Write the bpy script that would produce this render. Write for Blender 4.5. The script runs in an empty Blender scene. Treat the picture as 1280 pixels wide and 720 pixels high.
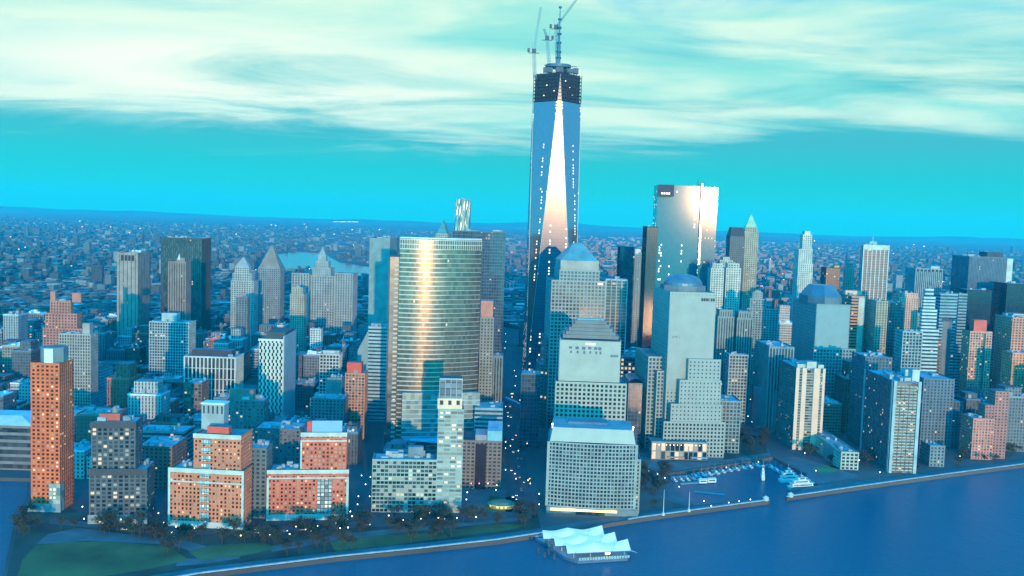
import bpy, math, random
from mathutils import Vector, Matrix
from mathutils.geometry import tessellate_polygon
RNG = random.Random(11)
S = bpy.context.scene
COL = S.collection
R = math.radians

# ------------------------------------------------------------------ camera
CAMH, F = 240.0, 1174.0                       # metres above the river, focal length in pixels of a 1280 px frame
ROT = Matrix.Rotation(R(-0.4), 3, 'Z') @ Matrix.Rotation(R(90 - 4.27), 3, 'X') @ Matrix.Rotation(R(1.85), 3, 'Z')
CP = Vector((0, 0, CAMH))
cam_data = bpy.data.cameras.new('camera')
cam = bpy.data.objects.new('camera', cam_data)
COL.objects.link(cam)
cam.matrix_world = Matrix.Translation(CP) @ ROT.to_4x4()
cam_data.sensor_width = 36
cam_data.lens = 36 * F / 1280
cam_data.clip_start = 1
cam_data.clip_end = 600000
S.camera = cam
AX, AY, AZ = ROT.col[0], ROT.col[1], ROT.col[2]
LAND = 3.0


def ray(px, py):
    return AX * ((px - 640) / F) + AY * ((360 - py) / F) - AZ


def on_ground(px, py, z=LAND):
    d = ray(px, py)
    return CP + d * ((z - CAMH) / d.z)


def at_depth(px, py, Y):
    d = ray(px, py)
    return CP + d * (Y / d.y)


def project(p):
    q = Vector(p) - CP
    w = -q.dot(AZ)
    return 640 + F * q.dot(AX) / w, 360 - F * q.dot(AY) / w


def solve_len(P, d, px):
    """length t with P + t d seen in pixel column px"""
    k = (px - 640) / F
    n = AX + AZ * k
    q = P - CP
    return -q.dot(n) / d.dot(n)


# ------------------------------------------------------------------ materials
def new_mat(name):
    m = bpy.data.materials.new(name)
    m.use_nodes = True
    nt = m.node_tree
    return m, nt, nt.nodes['Principled BSDF']


def lnk(nt, a, b):
    nt.links.new(a, b)


def math_node(nt, op, a, b=None):
    n = nt.nodes.new('ShaderNodeMath')
    n.operation = op
    for i, x in enumerate((a, b)):
        if x is None:
            continue
        if isinstance(x, (int, float)):
            n.inputs[i].default_value = x
        else:
            lnk(nt, x, n.inputs[i])
    return n.outputs[0]


def mix_col(nt, fac, a, b):
    n = nt.nodes.new('ShaderNodeMix')
    n.data_type = 'RGBA'
    if isinstance(fac, (int, float)):
        n.inputs[0].default_value = fac
    else:
        lnk(nt, fac, n.inputs[0])
    for i, x in ((6, a), (7, b)):
        if isinstance(x, (tuple, list)):
            n.inputs[i].default_value = (*x[:3], 1)
        else:
            lnk(nt, x, n.inputs[i])
    return n.outputs[2]


def noise_node(nt, scale, detail=4, vec=None, rough=.55):
    n = nt.nodes.new('ShaderNodeTexNoise')
    n.inputs['Scale'].default_value = scale
    n.inputs['Detail'].default_value = detail
    n.inputs['Roughness'].default_value = rough
    if vec is not None:
        lnk(nt, vec, n.inputs['Vector'])
    return n.outputs['Fac']


_cache = {}


def grade_tone(c):
    """the greenish cast of this city's granite, concrete and coated metal; bricks and paints keep their own colour"""
    c = tuple(c)
    if max(c) - min(c) < .17 and max(c) > .05:
        return (c[0] * .60, c[1] * .90, c[2] * 1.0)
    return c


def plain(col, rough=.8, metal=0.0, var=.22, scale=.09, name='painted_surface'):
    col = grade_tone(col)
    key = ('plain', tuple(col), rough, metal, var, scale)
    if key in _cache:
        return _cache[key]
    m, nt, p = new_mat(name)
    tc = nt.nodes.new('ShaderNodeTexCoord')
    f = noise_node(nt, scale, 5, tc.outputs['Object'])
    mr = nt.nodes.new('ShaderNodeMapRange')
    mr.inputs[1].default_value, mr.inputs[2].default_value = .3, .7
    lnk(nt, f, mr.inputs[0])
    lo = tuple(c * (1 - var) for c in col)
    hi = tuple(min(1, c * (1 + var)) for c in col)
    lnk(nt, mix_col(nt, mr.outputs[0], lo, hi), p.inputs['Base Color'])
    p.inputs['Roughness'].default_value = rough
    p.inputs['Metallic'].default_value = metal
    _cache[key] = m
    return m


def emit(col, strength, name='lamp_light'):
    key = ('emit', tuple(col), strength)
    if key in _cache:
        return _cache[key]
    m, nt, p = new_mat(name)
    p.inputs['Base Color'].default_value = (*[c * .5 for c in col], 1)
    p.inputs['Emission Color'].default_value = (*col, 1)
    p.inputs['Emission Strength'].default_value = strength
    _cache[key] = m
    return m


def uv_cells(nt):
    uv = nt.nodes.new('ShaderNodeUVMap')
    fl = nt.nodes.new('ShaderNodeVectorMath'); fl.operation = 'FLOOR'
    fr = nt.nodes.new('ShaderNodeVectorMath'); fr.operation = 'FRACTION'
    lnk(nt, uv.outputs[0], fl.inputs[0]); lnk(nt, uv.outputs[0], fr.inputs[0])
    oi = nt.nodes.new('ShaderNodeObjectInfo')
    ad = nt.nodes.new('ShaderNodeVectorMath'); ad.operation = 'ADD'
    cx = nt.nodes.new('ShaderNodeCombineXYZ')
    lnk(nt, math_node(nt, 'MULTIPLY', oi.outputs['Random'], 913.0), cx.inputs[2])
    lnk(nt, fl.outputs[0], ad.inputs[0]); lnk(nt, cx.outputs[0], ad.inputs[1])
    wn = nt.nodes.new('ShaderNodeTexWhiteNoise')
    lnk(nt, ad.outputs[0], wn.inputs['Vector'])
    return uv, fl, fr, wn, oi


def in_range(nt, x, a, b):
    return math_node(nt, 'MULTIPLY', math_node(nt, 'GREATER_THAN', x, a), math_node(nt, 'LESS_THAN', x, b))


def glazing(dark, light, lit=.03, rough=.2, metal=0.0, columns=False, strength=.8, warm=(1, .72, .42), mull=0.0, spec=.5):
    """glass curtain wall: one random tone per pane, some panes lit from inside"""
    key = ('glz', dark, light, lit, rough, metal, columns, strength, warm, mull, spec)
    if key in _cache:
        return _cache[key]
    m, nt, p = new_mat('window_glass')
    uv, fl, fr, wn, oi = uv_cells(nt)
    sx = nt.nodes.new('ShaderNodeSeparateXYZ'); lnk(nt, fr.outputs[0], sx.inputs[0])
    sc = nt.nodes.new('ShaderNodeSeparateColor'); lnk(nt, wn.outputs['Color'], sc.inputs[0])
    base = mix_col(nt, wn.outputs['Value'], dark, light)
    if mull:
        e = math_node(nt, 'MULTIPLY', in_range(nt, sx.outputs[0], mull, 1 - mull), in_range(nt, sx.outputs[1], mull, 1 - mull))
        base = mix_col(nt, e, tuple(c * .45 for c in dark), base)
    lnk(nt, base, p.inputs['Base Color'])
    p.inputs['Roughness'].default_value = rough
    p.inputs['Metallic'].default_value = metal
    p.inputs['Specular IOR Level'].default_value = spec
    if lit:
        on = math_node(nt, 'GREATER_THAN', sc.outputs[1], 1 - lit)
        if columns:
            fx = nt.nodes.new('ShaderNodeSeparateXYZ'); lnk(nt, fl.outputs[0], fx.inputs[0])
            n2 = nt.nodes.new('ShaderNodeTexWhiteNoise'); n2.noise_dimensions = '2D'
            cc = nt.nodes.new('ShaderNodeCombineXYZ')
            lnk(nt, fx.outputs[0], cc.inputs[0])
            lnk(nt, math_node(nt, 'FLOOR', math_node(nt, 'MULTIPLY', fx.outputs[1], 1 / 17)), cc.inputs[1])
            lnk(nt, cc.outputs[0], n2.inputs['Vector'])
            on = math_node(nt, 'MULTIPLY', on, math_node(nt, 'GREATER_THAN', n2.outputs['Value'], .87))
        on = math_node(nt, 'MULTIPLY', on, math_node(nt, 'MULTIPLY', in_range(nt, sx.outputs[0], .2, .8), in_range(nt, sx.outputs[1], .25, .8)))
        p.inputs['Emission Color'].default_value = (*warm, 1)
        lnk(nt, math_node(nt, 'MULTIPLY', on, strength), p.inputs['Emission Strength'])
    _cache[key] = m
    return m


def punched(vertex=False, lit=.02, wx=(.24, .76), wy=(.25, .8), name='punched_masonry'):
    """masonry wall of a small building: object (or vertex) colour, dark window holes, a few lit"""
    key = ('punch', vertex, lit, wx, wy)
    if key in _cache:
        return _cache[key]
    m, nt, p = new_mat(name)
    uv, fl, fr, wn, oi = uv_cells(nt)
    sx = nt.nodes.new('ShaderNodeSeparateXYZ'); lnk(nt, fr.outputs[0], sx.inputs[0])
    sc = nt.nodes.new('ShaderNodeSeparateColor'); lnk(nt, wn.outputs['Color'], sc.inputs[0])
    win = math_node(nt, 'MULTIPLY', in_range(nt, sx.outputs[0], *wx), in_range(nt, sx.outputs[1], *wy))
    if vertex:
        at = nt.nodes.new('ShaderNodeVertexColor'); at.layer_name = 'Col'
        wall = at.outputs['Color']
    else:
        wall = oi.outputs['Color']
    tc = nt.nodes.new('ShaderNodeTexCoord')
    nz = noise_node(nt, .06, 4, tc.outputs['Object'])
    dirty = mix_col(nt, math_node(nt, 'MULTIPLY', nz, .55), wall, (.03, .035, .04))
    glass = mix_col(nt, wn.outputs['Value'], (.012, .016, .022), (.09, .11, .13))
    lnk(nt, mix_col(nt, win, dirty, glass), p.inputs['Base Color'])
    lnk(nt, math_node(nt, 'SUBTRACT', .85, math_node(nt, 'MULTIPLY', win, .6)), p.inputs['Roughness'])
    if lit:
        on = math_node(nt, 'MULTIPLY', math_node(nt, 'GREATER_THAN', sc.outputs[1], 1 - lit), win)
        p.inputs['Emission Color'].default_value = (1, .74, .45, 1)
        lnk(nt, math_node(nt, 'MULTIPLY', on, .8), p.inputs['Emission Strength'])
    _cache[key] = m
    return m


ROOF = plain((.15, .16, .165), .9, var=.45, scale=.05, name='roof_membrane')
ROOF_PALE = plain((.21, .22, .22), .85, var=.3, scale=.05, name='pale_roof_membrane')
ROOF_DARK = plain((.08, .085, .09), .9, var=.4, scale=.05, name='dark_roof_membrane')
STEEL = plain((.10, .11, .12), .5, .6, name='dark_steel')
WHITE = plain((.78, .78, .76), .6, var=.08, name='white_paint')

GL_DARK = glazing((.012, .016, .024), (.07, .085, .10), .015, .1)
GL_HOME = glazing((.015, .02, .026), (.20, .22, .22), .06, .1)
GL_BLUE = glazing((.02, .04, .07), (.06, .10, .15), .012, .09, .1)


# ------------------------------------------------------------------ mesh buffer
class MB:
    def __init__(s):
        s.v, s.f, s.m, s.uv = [], [], [], []

    def quad(s, pts, mat=0, uv=None):
        i = len(s.v)
        s.v += [tuple(p) for p in pts]
        s.f.append(tuple(range(i, i + len(pts))))
        s.m.append(mat)
        s.uv += uv if uv else [(p[0] * .1, p[1] * .1) for p in pts]

    def box(s, x0, x1, y0, y1, z0, z1, mat=0, top=None, bay=3.5, fl=3.5, bottom=False):
        a, b, c, d = (x0, y0), (x1, y0), (x1, y1), (x0, y1)
        k = 0
        for p, q, L in ((a, b, x1 - x0), (b, c, y1 - y0), (c, d, x1 - x0), (d, a, y1 - y0)):
            n = max(1, round(L / bay)); u0, u1 = k * 101, k * 101 + n
            w0, w1 = z0 / fl, z1 / fl
            s.quad([(*p, z0), (*q, z0), (*q, z1), (*p, z1)], mat, [(u0, w0), (u1, w0), (u1, w1), (u0, w1)])
            k += 1
        s.quad([(*a, z1), (*b, z1), (*c, z1), (*d, z1)], mat if top is None else top)
        if bottom:
            s.quad([(*d, z0), (*c, z0), (*b, z0), (*a, z0)], mat)

    def prism(s, pts, z0, z1, mat=0, top=None, bay=3.5, fl=3.5, pts2=None, cap=True):
        """pts: outline counter-clockwise seen from above; pts2: outline at the top"""
        t = pts2 or pts
        n = len(pts); u = 0.0
        for i in range(n):
            j = (i + 1) % n
            L = math.dist(pts[i], pts[j]) / bay
            s.quad([(*pts[i], z0), (*pts[j], z0), (*t[j], z1), (*t[i], z1)], mat, [(u, z0 / fl), (u + L, z0 / fl), (u + L, z1 / fl), (u, z1 / fl)])
            u += L
        if cap:
            s.quad([(*p, z1) for p in t], mat if top is None else top)

    def tube(s, p, q, r0, r1=None, n=6, mat=0, caps=True):
        p, q = Vector(p), Vector(q)
        r1 = r0 if r1 is None else r1
        d = (q - p).normalized()
        a = d.orthogonal().normalized(); b = d.cross(a)
        A = [p + (a * math.cos(2 * math.pi * i / n) + b * math.sin(2 * math.pi * i / n)) * r0 for i in range(n)]
        B = [q + (a * math.cos(2 * math.pi * i / n) + b * math.sin(2 * math.pi * i / n)) * r1 for i in range(n)]
        for i in range(n):
            j = (i + 1) % n
            s.quad([A[i], A[j], B[j], B[i]], mat)
        if caps:
            s.quad(A[::-1], mat); s.quad(B, mat)

    def build(s, name, mats, parent=None, smooth=False):
        me = bpy.data.meshes.new(name)
        me.from_pydata(s.v, [], s.f)
        if not isinstance(mats, (list, tuple)):
            mats = [mats]
        for m in mats:
            me.materials.append(m)
        me.polygons.foreach_set('material_index', s.m)
        ul = me.uv_layers.new(name='UVMap')
        ul.data.foreach_set('uv', [c for t in s.uv for c in t])
        if smooth:
            me.polygons.foreach_set('use_smooth', [True] * len(s.f))
        me.update()
        o = bpy.data.objects.new(name, me)
        COL.objects.link(o)
        if parent is not None:
            o.parent = parent
        return o


def tag(o, label, cat, group=None):
    o['label'] = label; o['category'] = cat
    if group:
        o['group'] = group
    return o


def empty(name, loc, rz=0.0):
    o = bpy.data.objects.new(name, None)
    COL.objects.link(o)
    o.empty_display_size = 5
    o.location = loc; o.rotation_euler = (0, 0, rz)
    return o


def copy_tree(o, parent=None):
    c = o.copy(); COL.objects.link(c)
    if parent is not None:
        c.parent = parent
    for ch in o.children:
        copy_tree(ch, c)
    return c


# ------------------------------------------------------------------ buildings
HEROES = []                                   # (world x0,x1,y0,y1, px0,px1, visible bottom, depth)


class Building:
    """cx, yt: pixel of the near top corner; yb: pixel row of its foot; f: pixel column of the far end of the front;
    s: pixel column of the back end of the side in view. near = 'L' or 'R', which front corner is in view beside a side."""

    def __init__(b, name, label, cat, near, cx, yt, yb, f, s=None, rot=0, depth=30, vb=None, group=None):
        Y = on_ground(cx, yb).y
        C = at_depth(cx, yt, Y)
        b.H = C.z - LAND
        r = R(rot)
        sgn = 1 if near == 'L' else -1
        dF = Vector((math.cos(r), math.sin(r), 0)) * sgn
        dS = Vector((-math.sin(r), math.cos(r), 0))
        b.W = max(4, solve_len(C, dF, f))
        b.D = solve_len(C, dS, s) if s is not None else depth
        if not 6 < b.D < 160:
            b.D = depth
        org = Vector((C.x, C.y, LAND))
        if near == 'R':
            org = org + dF * b.W
        b.org = org; b.r = r
        b.mw = Matrix.Translation(org) @ Matrix.Rotation(r, 4, 'Z')
        b.inv = b.mw.inverted()
        b.root = empty(name, org, r)
        tag(b.root, label, cat, group)
        b.core, b.frame, b.extra = MB(), MB(), MB()
        b.win = []
        b.mats = None
        cs = [b.mw @ Vector(p) for p in ((0, 0, 0), (b.W, 0, 0), (b.W, b.D, 0), (0, b.D, 0))]
        HEROES.append((min(c.x for c in cs), max(c.x for c in cs), min(c.y for c in cs), max(c.y for c in cs),
                       min(cx, f, s or cx), max(cx, f, s or cx), vb if vb else yb - 12, Y))

    def pt(b, px, py, y=0.0):
        """local x and height of the point of the plane local-y = y seen at pixel (px, py)"""
        d = b.inv.to_3x3() @ ray(px, py); o = b.inv @ CP
        q = o + d * ((y - o.y) / d.y)
        return q.x, q.z

    def shaft(b, x0, x1, y0, y1, z0, z1, bay=3.6, fl=3.8, pw=.9, bw=1.0, pd=.5, bd=.42, zb=0.0, sides='FLR', para=1.2, windows=False, wfaces='F'):
        """glass core, with piers and floor bands standing proud of it"""
        b.core.box(x0, x1, y0, y1, z0, z1, 0, 1, bay, fl)
        nf = max(1, round((z1 - z0 - zb) / fl)); sf = (z1 - z0 - zb) / nf
        fr = b.frame
        ztop = z1 + para
        faces = []
        if 'F' in sides: faces.append(('F', x1 - x0))
        if 'L' in sides: faces.append(('L', y1 - y0))
        if 'R' in sides: faces.append(('R', y1 - y0))

        def put(face, a0, a1, d, z0_, z1_):
            if face == 'F': fr.box(x0 + a0, x0 + a1, y0 - d, y0 - .004, z0_, z1_, bottom=True)
            elif face == 'L': fr.box(x0 - d, x0 - .004, y0 + a0, y0 + a1, z0_, z1_, bottom=True)
            else: fr.box(x1 + .004, x1 + d, y0 + a0, y0 + a1, z0_, z1_, bottom=True)
        for face, L in faces:
            n = max(1, round(L / bay)); st = L / n
            if bw:
                for k in range(nf + 1):
                    z = z0 + zb + k * sf
                    e = bd if face == 'F' else 0
                    if k < nf: put(face, -e, L + e, bd, max(z0, z - bw / 2), z + bw / 2)
                    else: put(face, -e, L + e, bd, z - bw / 2, ztop)
            else:
                e = bd if face == 'F' else 0
                put(face, -e, L + e, bd, z1 - 1.5, ztop)
            if zb:
                put(face, 0, L, bd * .9, z0, z0 + zb)
            if pw:
                for i in range(1, n):
                    put(face, i * st - pw / 2, i * st + pw / 2, pd, z0, ztop - .15)
            if windows and face in wfaces:
                for k in range(nf):
                    for i in range(n):
                        zc = z0 + zb + (k + .5) * sf; a = (i + .5) * st
                        hw, hh = (st - pw) / 2 - .12, (sf - bw) / 2 - .1
                        if face == 'F': b.win.append((x0 + a, y0 - .06, zc, hw, hh, 0))
                        elif face == 'L': b.win.append((x0 - .06, y0 + a, zc, hw, hh, 1))
                        else: b.win.append((x1 + .06, y0 + a, zc, hw, hh, 1))
        if pw:
            for xa, xb in ((x0 - pd, x0 + pw / 2), (x1 - pw / 2, x1 + pd)):
                fr.box(xa, xb, y0 - pd - .02, y0 + pw / 2, z0, ztop - .15, bottom=True)

    def finish(b, core=GL_DARK, frame=None, roof=ROOF, win_mats=None, win_w=None, body='tower_body', clutter=True, core_name=None):
        c = b.core.build(core_name or body, [core, roof], b.root) if b.core.f else None
        if b.frame.f:
            b.frame.build('facade_frame', frame or WHITE, b.root)
        if b.win:
            wm = win_mats or WIN_MATS; ww = win_w or WIN_W
            b.win.sort(key=lambda w: ((b.mw @ Vector(w[:3])) - CP).length)
            shared = {}
            rest = MB()
            step = max(1, len(b.win) // 100) if False else 1
            for i, (x, y, z, hw, hh, side) in enumerate(b.win):
                mi = RNG.choices(range(len(wm)), ww)[0]
                hx, hy = (hw, .05) if not side else (.05, hw)
                if i < 100:
                    k = (round(hx, 2), round(hy, 2), round(hh, 2), mi)
                    if k not in shared:
                        q = MB(); q.box(-hx, hx, -hy, hy, -hh, hh, bottom=True)
                        o = q.build('window', wm[mi], b.root); shared[k] = o
                    else:
                        o = shared[k].copy(); COL.objects.link(o)
                    o.location = (x, y, z)
                else:
                    rest.box(x - hx, x + hx, y - hy, y + hy, z - hh, z + hh, mi, bottom=True)
            if rest.f:
                o = rest.build('window', wm, b.root); o['kind'] = 'stuff'
        return b


def winmat(c, rough=.12, e=None, st=1.0):
    m, nt, p = new_mat('window_pane')
    p.inputs['Base Color'].default_value = (*c, 1)
    p.inputs['Roughness'].default_value = rough
    if e:
        p.inputs['Emission Color'].default_value = (*e, 1)
        p.inputs['Emission Strength'].default_value = st
    return m


WIN_MATS = [winmat((.012, .016, .022)), winmat((.05, .065, .08)), winmat((.26, .27, .25), .5), winmat((.3, .26, .2), .4, (1, .8, .55), .5)]
WIN_W = [.5, .34, .11, .05]
#@@HEROES
# ------------------------------------------------------------------ sky, sun, air
SUN_AZ, SUN_EL = R(10.0), R(3.8)              # azimuth measured from straight behind the camera towards its right
TO_SUN = Vector((math.sin(SUN_AZ) * math.cos(SUN_EL), -math.cos(SUN_AZ) * math.cos(SUN_EL), math.sin(SUN_EL)))
sl = bpy.data.lights.new('sun', 'SUN')
sl.energy = 4.3
sl.angle = R(.5)
sl.color = (.88, .47, .21)
so = bpy.data.objects.new('sun', sl); COL.objects.link(so)
so.rotation_euler = TO_SUN.to_track_quat('Z', 'Y').to_euler()

W = bpy.data.worlds.new('World'); S.world = W
W.use_nodes = True
nt = W.node_tree
bg = nt.nodes['Background']
bg.inputs['Strength'].default_value = .1
sky = nt.nodes.new('ShaderNodeTexSky'); sky.sky_type = 'NISHITA'
sky.sun_disc = False
sky.sun_elevation = SUN_EL
sky.sun_rotation = math.atan2(TO_SUN.x, TO_SUN.y)
sky.altitude = 200
tc = nt.nodes.new('ShaderNodeTexCoord')
sp = nt.nodes.new('ShaderNodeSeparateXYZ'); lnk(nt, tc.outputs['Generated'], sp.inputs[0])
X_, Y_, Z_ = sp.outputs


def smooth(x, a, b):
    n = nt.nodes.new('ShaderNodeMapRange'); n.interpolation_type = 'SMOOTHSTEP'
    lnk(nt, x, n.inputs[0]); n.inputs[1].default_value = a; n.inputs[2].default_value = b
    return n.outputs[0]


def ramp(x, stops):
    n = nt.nodes.new('ShaderNodeValToRGB'); lnk(nt, x, n.inputs[0])
    while len(n.color_ramp.elements) < len(stops):
        n.color_ramp.elements.new(.5)
    for e, (p_, c_) in zip(n.color_ramp.elements, stops):
        e.position = p_; e.color = (*c_, 1)
    return n.outputs[0]


# clear air by elevation (sine of it), over the tinted Nishita sky
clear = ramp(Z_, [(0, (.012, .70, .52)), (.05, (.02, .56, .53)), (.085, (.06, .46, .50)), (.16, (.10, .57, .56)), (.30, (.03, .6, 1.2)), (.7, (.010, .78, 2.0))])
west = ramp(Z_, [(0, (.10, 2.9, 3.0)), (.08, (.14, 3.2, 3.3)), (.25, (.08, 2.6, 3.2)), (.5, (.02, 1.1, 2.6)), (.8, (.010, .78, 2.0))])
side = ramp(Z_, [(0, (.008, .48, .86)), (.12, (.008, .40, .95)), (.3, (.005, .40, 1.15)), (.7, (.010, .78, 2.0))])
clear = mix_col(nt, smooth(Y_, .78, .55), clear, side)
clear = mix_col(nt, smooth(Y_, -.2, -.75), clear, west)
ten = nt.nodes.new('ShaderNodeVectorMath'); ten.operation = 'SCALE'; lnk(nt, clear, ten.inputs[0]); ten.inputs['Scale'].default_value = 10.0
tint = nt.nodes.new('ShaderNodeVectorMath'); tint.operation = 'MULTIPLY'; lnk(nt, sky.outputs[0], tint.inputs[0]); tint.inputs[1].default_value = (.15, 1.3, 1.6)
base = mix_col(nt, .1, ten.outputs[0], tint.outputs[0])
# streaked cloud deck
den = math_node(nt, 'ADD', math_node(nt, 'MAXIMUM', Z_, 0.0), .10)
cv = nt.nodes.new('ShaderNodeCombineXYZ')
lnk(nt, math_node(nt, 'DIVIDE', X_, den), cv.inputs[0]); lnk(nt, math_node(nt, 'MULTIPLY', math_node(nt, 'DIVIDE', Y_, den), 1.9), cv.inputs[1])
rotn = nt.nodes.new('ShaderNodeVectorRotate'); rotn.rotation_type = 'Z_AXIS'; rotn.inputs['Angle'].default_value = R(12)
lnk(nt, cv.outputs[0], rotn.inputs[0])
nz = nt.nodes.new('ShaderNodeTexNoise'); lnk(nt, rotn.outputs[0], nz.inputs['Vector'])
nz.inputs['Scale'].default_value = .55; nz.inputs['Detail'].default_value = 7; nz.inputs['Roughness'].default_value = .6; nz.inputs['Distortion'].default_value = .7
bias = math_node(nt, 'MULTIPLY', smooth(Z_, .06, .11), .30)
low = math_node(nt, 'SUBTRACT', math_node(nt, 'ADD', nz.outputs[0], bias), math_node(nt, 'ADD', .22, math_node(nt, 'MULTIPLY', smooth(X_, .0, .4), .10)))
mask = math_node(nt, 'MULTIPLY', smooth(low, .30, .60), smooth(Z_, .045, .085))
nz2 = nt.nodes.new('ShaderNodeTexNoise'); lnk(nt, rotn.outputs[0], nz2.inputs['Vector'])
nz2.inputs['Scale'].default_value = 1.1; nz2.inputs['Detail'].default_value = 6; nz2.inputs['Distortion'].default_value = .4
ccol = mix_col(nt, smooth(nz2.outputs[0], .35, .65), (2.9, 7.6, 6.6), (6.6, 9.1, 7.3))
dx_ = math_node(nt, 'DIVIDE', math_node(nt, 'ADD', X_, .27), .30)
dz_ = math_node(nt, 'DIVIDE', math_node(nt, 'SUBTRACT', Z_, .135), .055)
blob = math_node(nt, 'SUBTRACT', 1.0, math_node(nt, 'SQRT', math_node(nt, 'ADD', math_node(nt, 'MULTIPLY', dx_, dx_), math_node(nt, 'MULTIPLY', dz_, dz_))))
ccol = mix_col(nt, math_node(nt, 'MULTIPLY', smooth(blob, -.2, .7), smooth(nz.outputs[0], .25, .6)), ccol, (9.0, 9.8, 8.2))     # the bright cloud bank on the left
over = mix_col(nt, math_node(nt, 'MAXIMUM', smooth(Z_, .245, .34), smooth(Y_, .7, .4)), ccol, base)
fin = mix_col(nt, mask, base, over)
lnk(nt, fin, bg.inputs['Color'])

S.view_settings.view_transform = 'Standard'
S.view_settings.look = 'None'
S.view_settings.exposure = .14
S.view_settings.gamma = 1
S.cycles.use_denoising = True
S.cycles.max_bounces = 5
S.cycles.diffuse_bounces = 2
S.cycles.glossy_bounces = 3
S.cycles.transmission_bounces = 2
S.cycles.volume_bounces = 1
S.cycles.caustics_reflective = False
S.cycles.caustics_refractive = False
S.cycles.sample_clamp_indirect = 6

hz = MB(); hz.box(-24000, 24000, -350, 31500, -2, 640, bottom=True)
hm = bpy.data.materials.new('pale_air'); hm.use_nodes = True
hn = hm.node_tree
hn.nodes.remove(hn.nodes['Principled BSDF'])
pv = hn.nodes.new('ShaderNodeVolumePrincipled')
pv.inputs['Color'].default_value = (.015, .69, .97, 1)
pv.inputs['Absorption Color'].default_value = (.3, .97, 1, 1)
pv.inputs['Density'].default_value = 5.2e-5
pv.inputs['Anisotropy'].default_value = .1
hn.links.new(pv.outputs[0], hn.nodes['Material Output'].inputs['Volume'])
haze = hz.build('haze', hm); haze['kind'] = 'stuff'

# ------------------------------------------------------------------ land and water


def poly_sheet(name, pts, z, mat, skirt=0.0, parent=None):
    tris = tessellate_polygon([[Vector((p[0], p[1], 0)) for p in pts]])
    b = MB()
    for t in tris:
        q = [pts[i] for i in t]
        a = (q[1][0] - q[0][0]) * (q[2][1] - q[0][1]) - (q[2][0] - q[0][0]) * (q[1][1] - q[0][1])
        if a < 0: q = q[::-1]
        b.quad([(p[0], p[1], z) for p in q])
    if skirt:
        n = len(pts)
        area = sum(pts[i][0] * pts[(i + 1) % n][1] - pts[(i + 1) % n][0] * pts[i][1] for i in range(n))
        seq = pts if area > 0 else pts[::-1]
        for i in range(n):
            a, c = seq[i], seq[(i + 1) % n]
            b.quad([(a[0], a[1], z - skirt), (c[0], c[1], z - skirt), (c[0], c[1], z), (a[0], a[1], z)])
    return b.build(name, mat, parent)


def gpts(px):
    return [tuple(on_ground(x, y).xy) for x, y in px]


def ground_material():
    m, nt, p = new_mat('city_ground')
    tc = nt.nodes.new('ShaderNodeTexCoord')
    big = noise_node(nt, .0011, 8, tc.outputs['Object'], .62)
    fine = noise_node(nt, .012, 6, tc.outputs['Object'], .65)
    a = mix_col(nt, fine, (.018, .022, .026), (.075, .085, .09))
    c = mix_col(nt, fine, (.05, .06, .06), (.16, .18, .18))
    mr = nt.nodes.new('ShaderNodeMapRange'); mr.inputs[1].default_value, mr.inputs[2].default_value = .42, .62
    lnk(nt, big, mr.inputs[0])
    lnk(nt, mix_col(nt, mr.outputs[0], a, c), p.inputs['Base Color'])
    p.inputs['Roughness'].default_value = .95
    return m


def water_material():
    m, nt, p = new_mat('river_water')
    tc = nt.nodes.new('ShaderNodeTexCoord')
    mp = nt.nodes.new('ShaderNodeMapping'); mp.inputs['Scale'].default_value = (1, .45, 1)
    lnk(nt, tc.outputs['Object'], mp.inputs[0])
    big = noise_node(nt, .004, 3, mp.outputs[0], .5)  # broad noise colours in the dark reflections on the water
    lnk(nt, mix_col(nt, big, (.004, .075, .125), (.012, .15, .205)), p.inputs['Base Color'])
    p.inputs['Roughness'].default_value = .3
    p.inputs['Specular IOR Level'].default_value = .13
    p.inputs['IOR'].default_value = 1.33
    w1 = noise_node(nt, .12, 6, mp.outputs[0], .7)
    bp = nt.nodes.new('ShaderNodeBump'); bp.inputs['Strength'].default_value = .35; bp.inputs['Distance'].default_value = 1.6
    lnk(nt, w1, bp.inputs['Height']); lnk(nt, bp.outputs[0], p.inputs['Normal'])
    return m


WATER = water_material()
wb = MB(); wb.quad([(-24000 + 50, -340, 0), (24000 - 50, -340, 0), (24000 - 50, 31400, 0), (-24000 + 50, 31400, 0)])
o = wb.build('water', WATER); o['kind'] = 'structure'

basin_in = [(962, 621), (905, 628), (868, 632), (850, 618), (836, 603), (834, 592), (880, 585), (930, 578), (966, 571), (985, 581), (1008, 592), (1003, 603), (983, 614)]
shore = [(-60, 597), (0, 597), (38, 598), (33, 622), (17, 655), (8, 700), (-6, 775), (120, 741), (250, 718), (420, 697), (530, 686), (620, 676), (680, 667), (720, 661), (800, 648), (880, 637), (962, 626)] \
    + basin_in + [(984, 622), (1080, 608), (1180, 594), (1280, 581), (1360, 570)]
sp_ = gpts(shore)
FRONT = gpts([(466, 349), (430, 347), (398, 340), (342, 339)])      # near bank of the strait, right to left
BACK = gpts([(340, 318), (365, 314), (405, 316), (425, 327), (466, 333)])  # far bank, left to right
GROUND = ground_material()
STRAIT, snt, sp2 = new_mat('strait_water')
sp2.inputs['Base Color'].default_value = (.002, .10, .16, 1); sp2.inputs['Roughness'].default_value = .12; sp2.inputs['IOR'].default_value = 1.33
o = poly_sheet('strait', FRONT + BACK, .3, STRAIT); o['kind'] = 'structure'
manh = [(-9000, 900), (-900, sp_[0][1])] + sp_ + [(1500, 1250), (9000, 1400), (9000, 3560)] + FRONT + [(-9000, 3560)]
g = poly_sheet('ground', manh, LAND, GROUND, 3.5); g['kind'] = 'structure'
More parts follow.
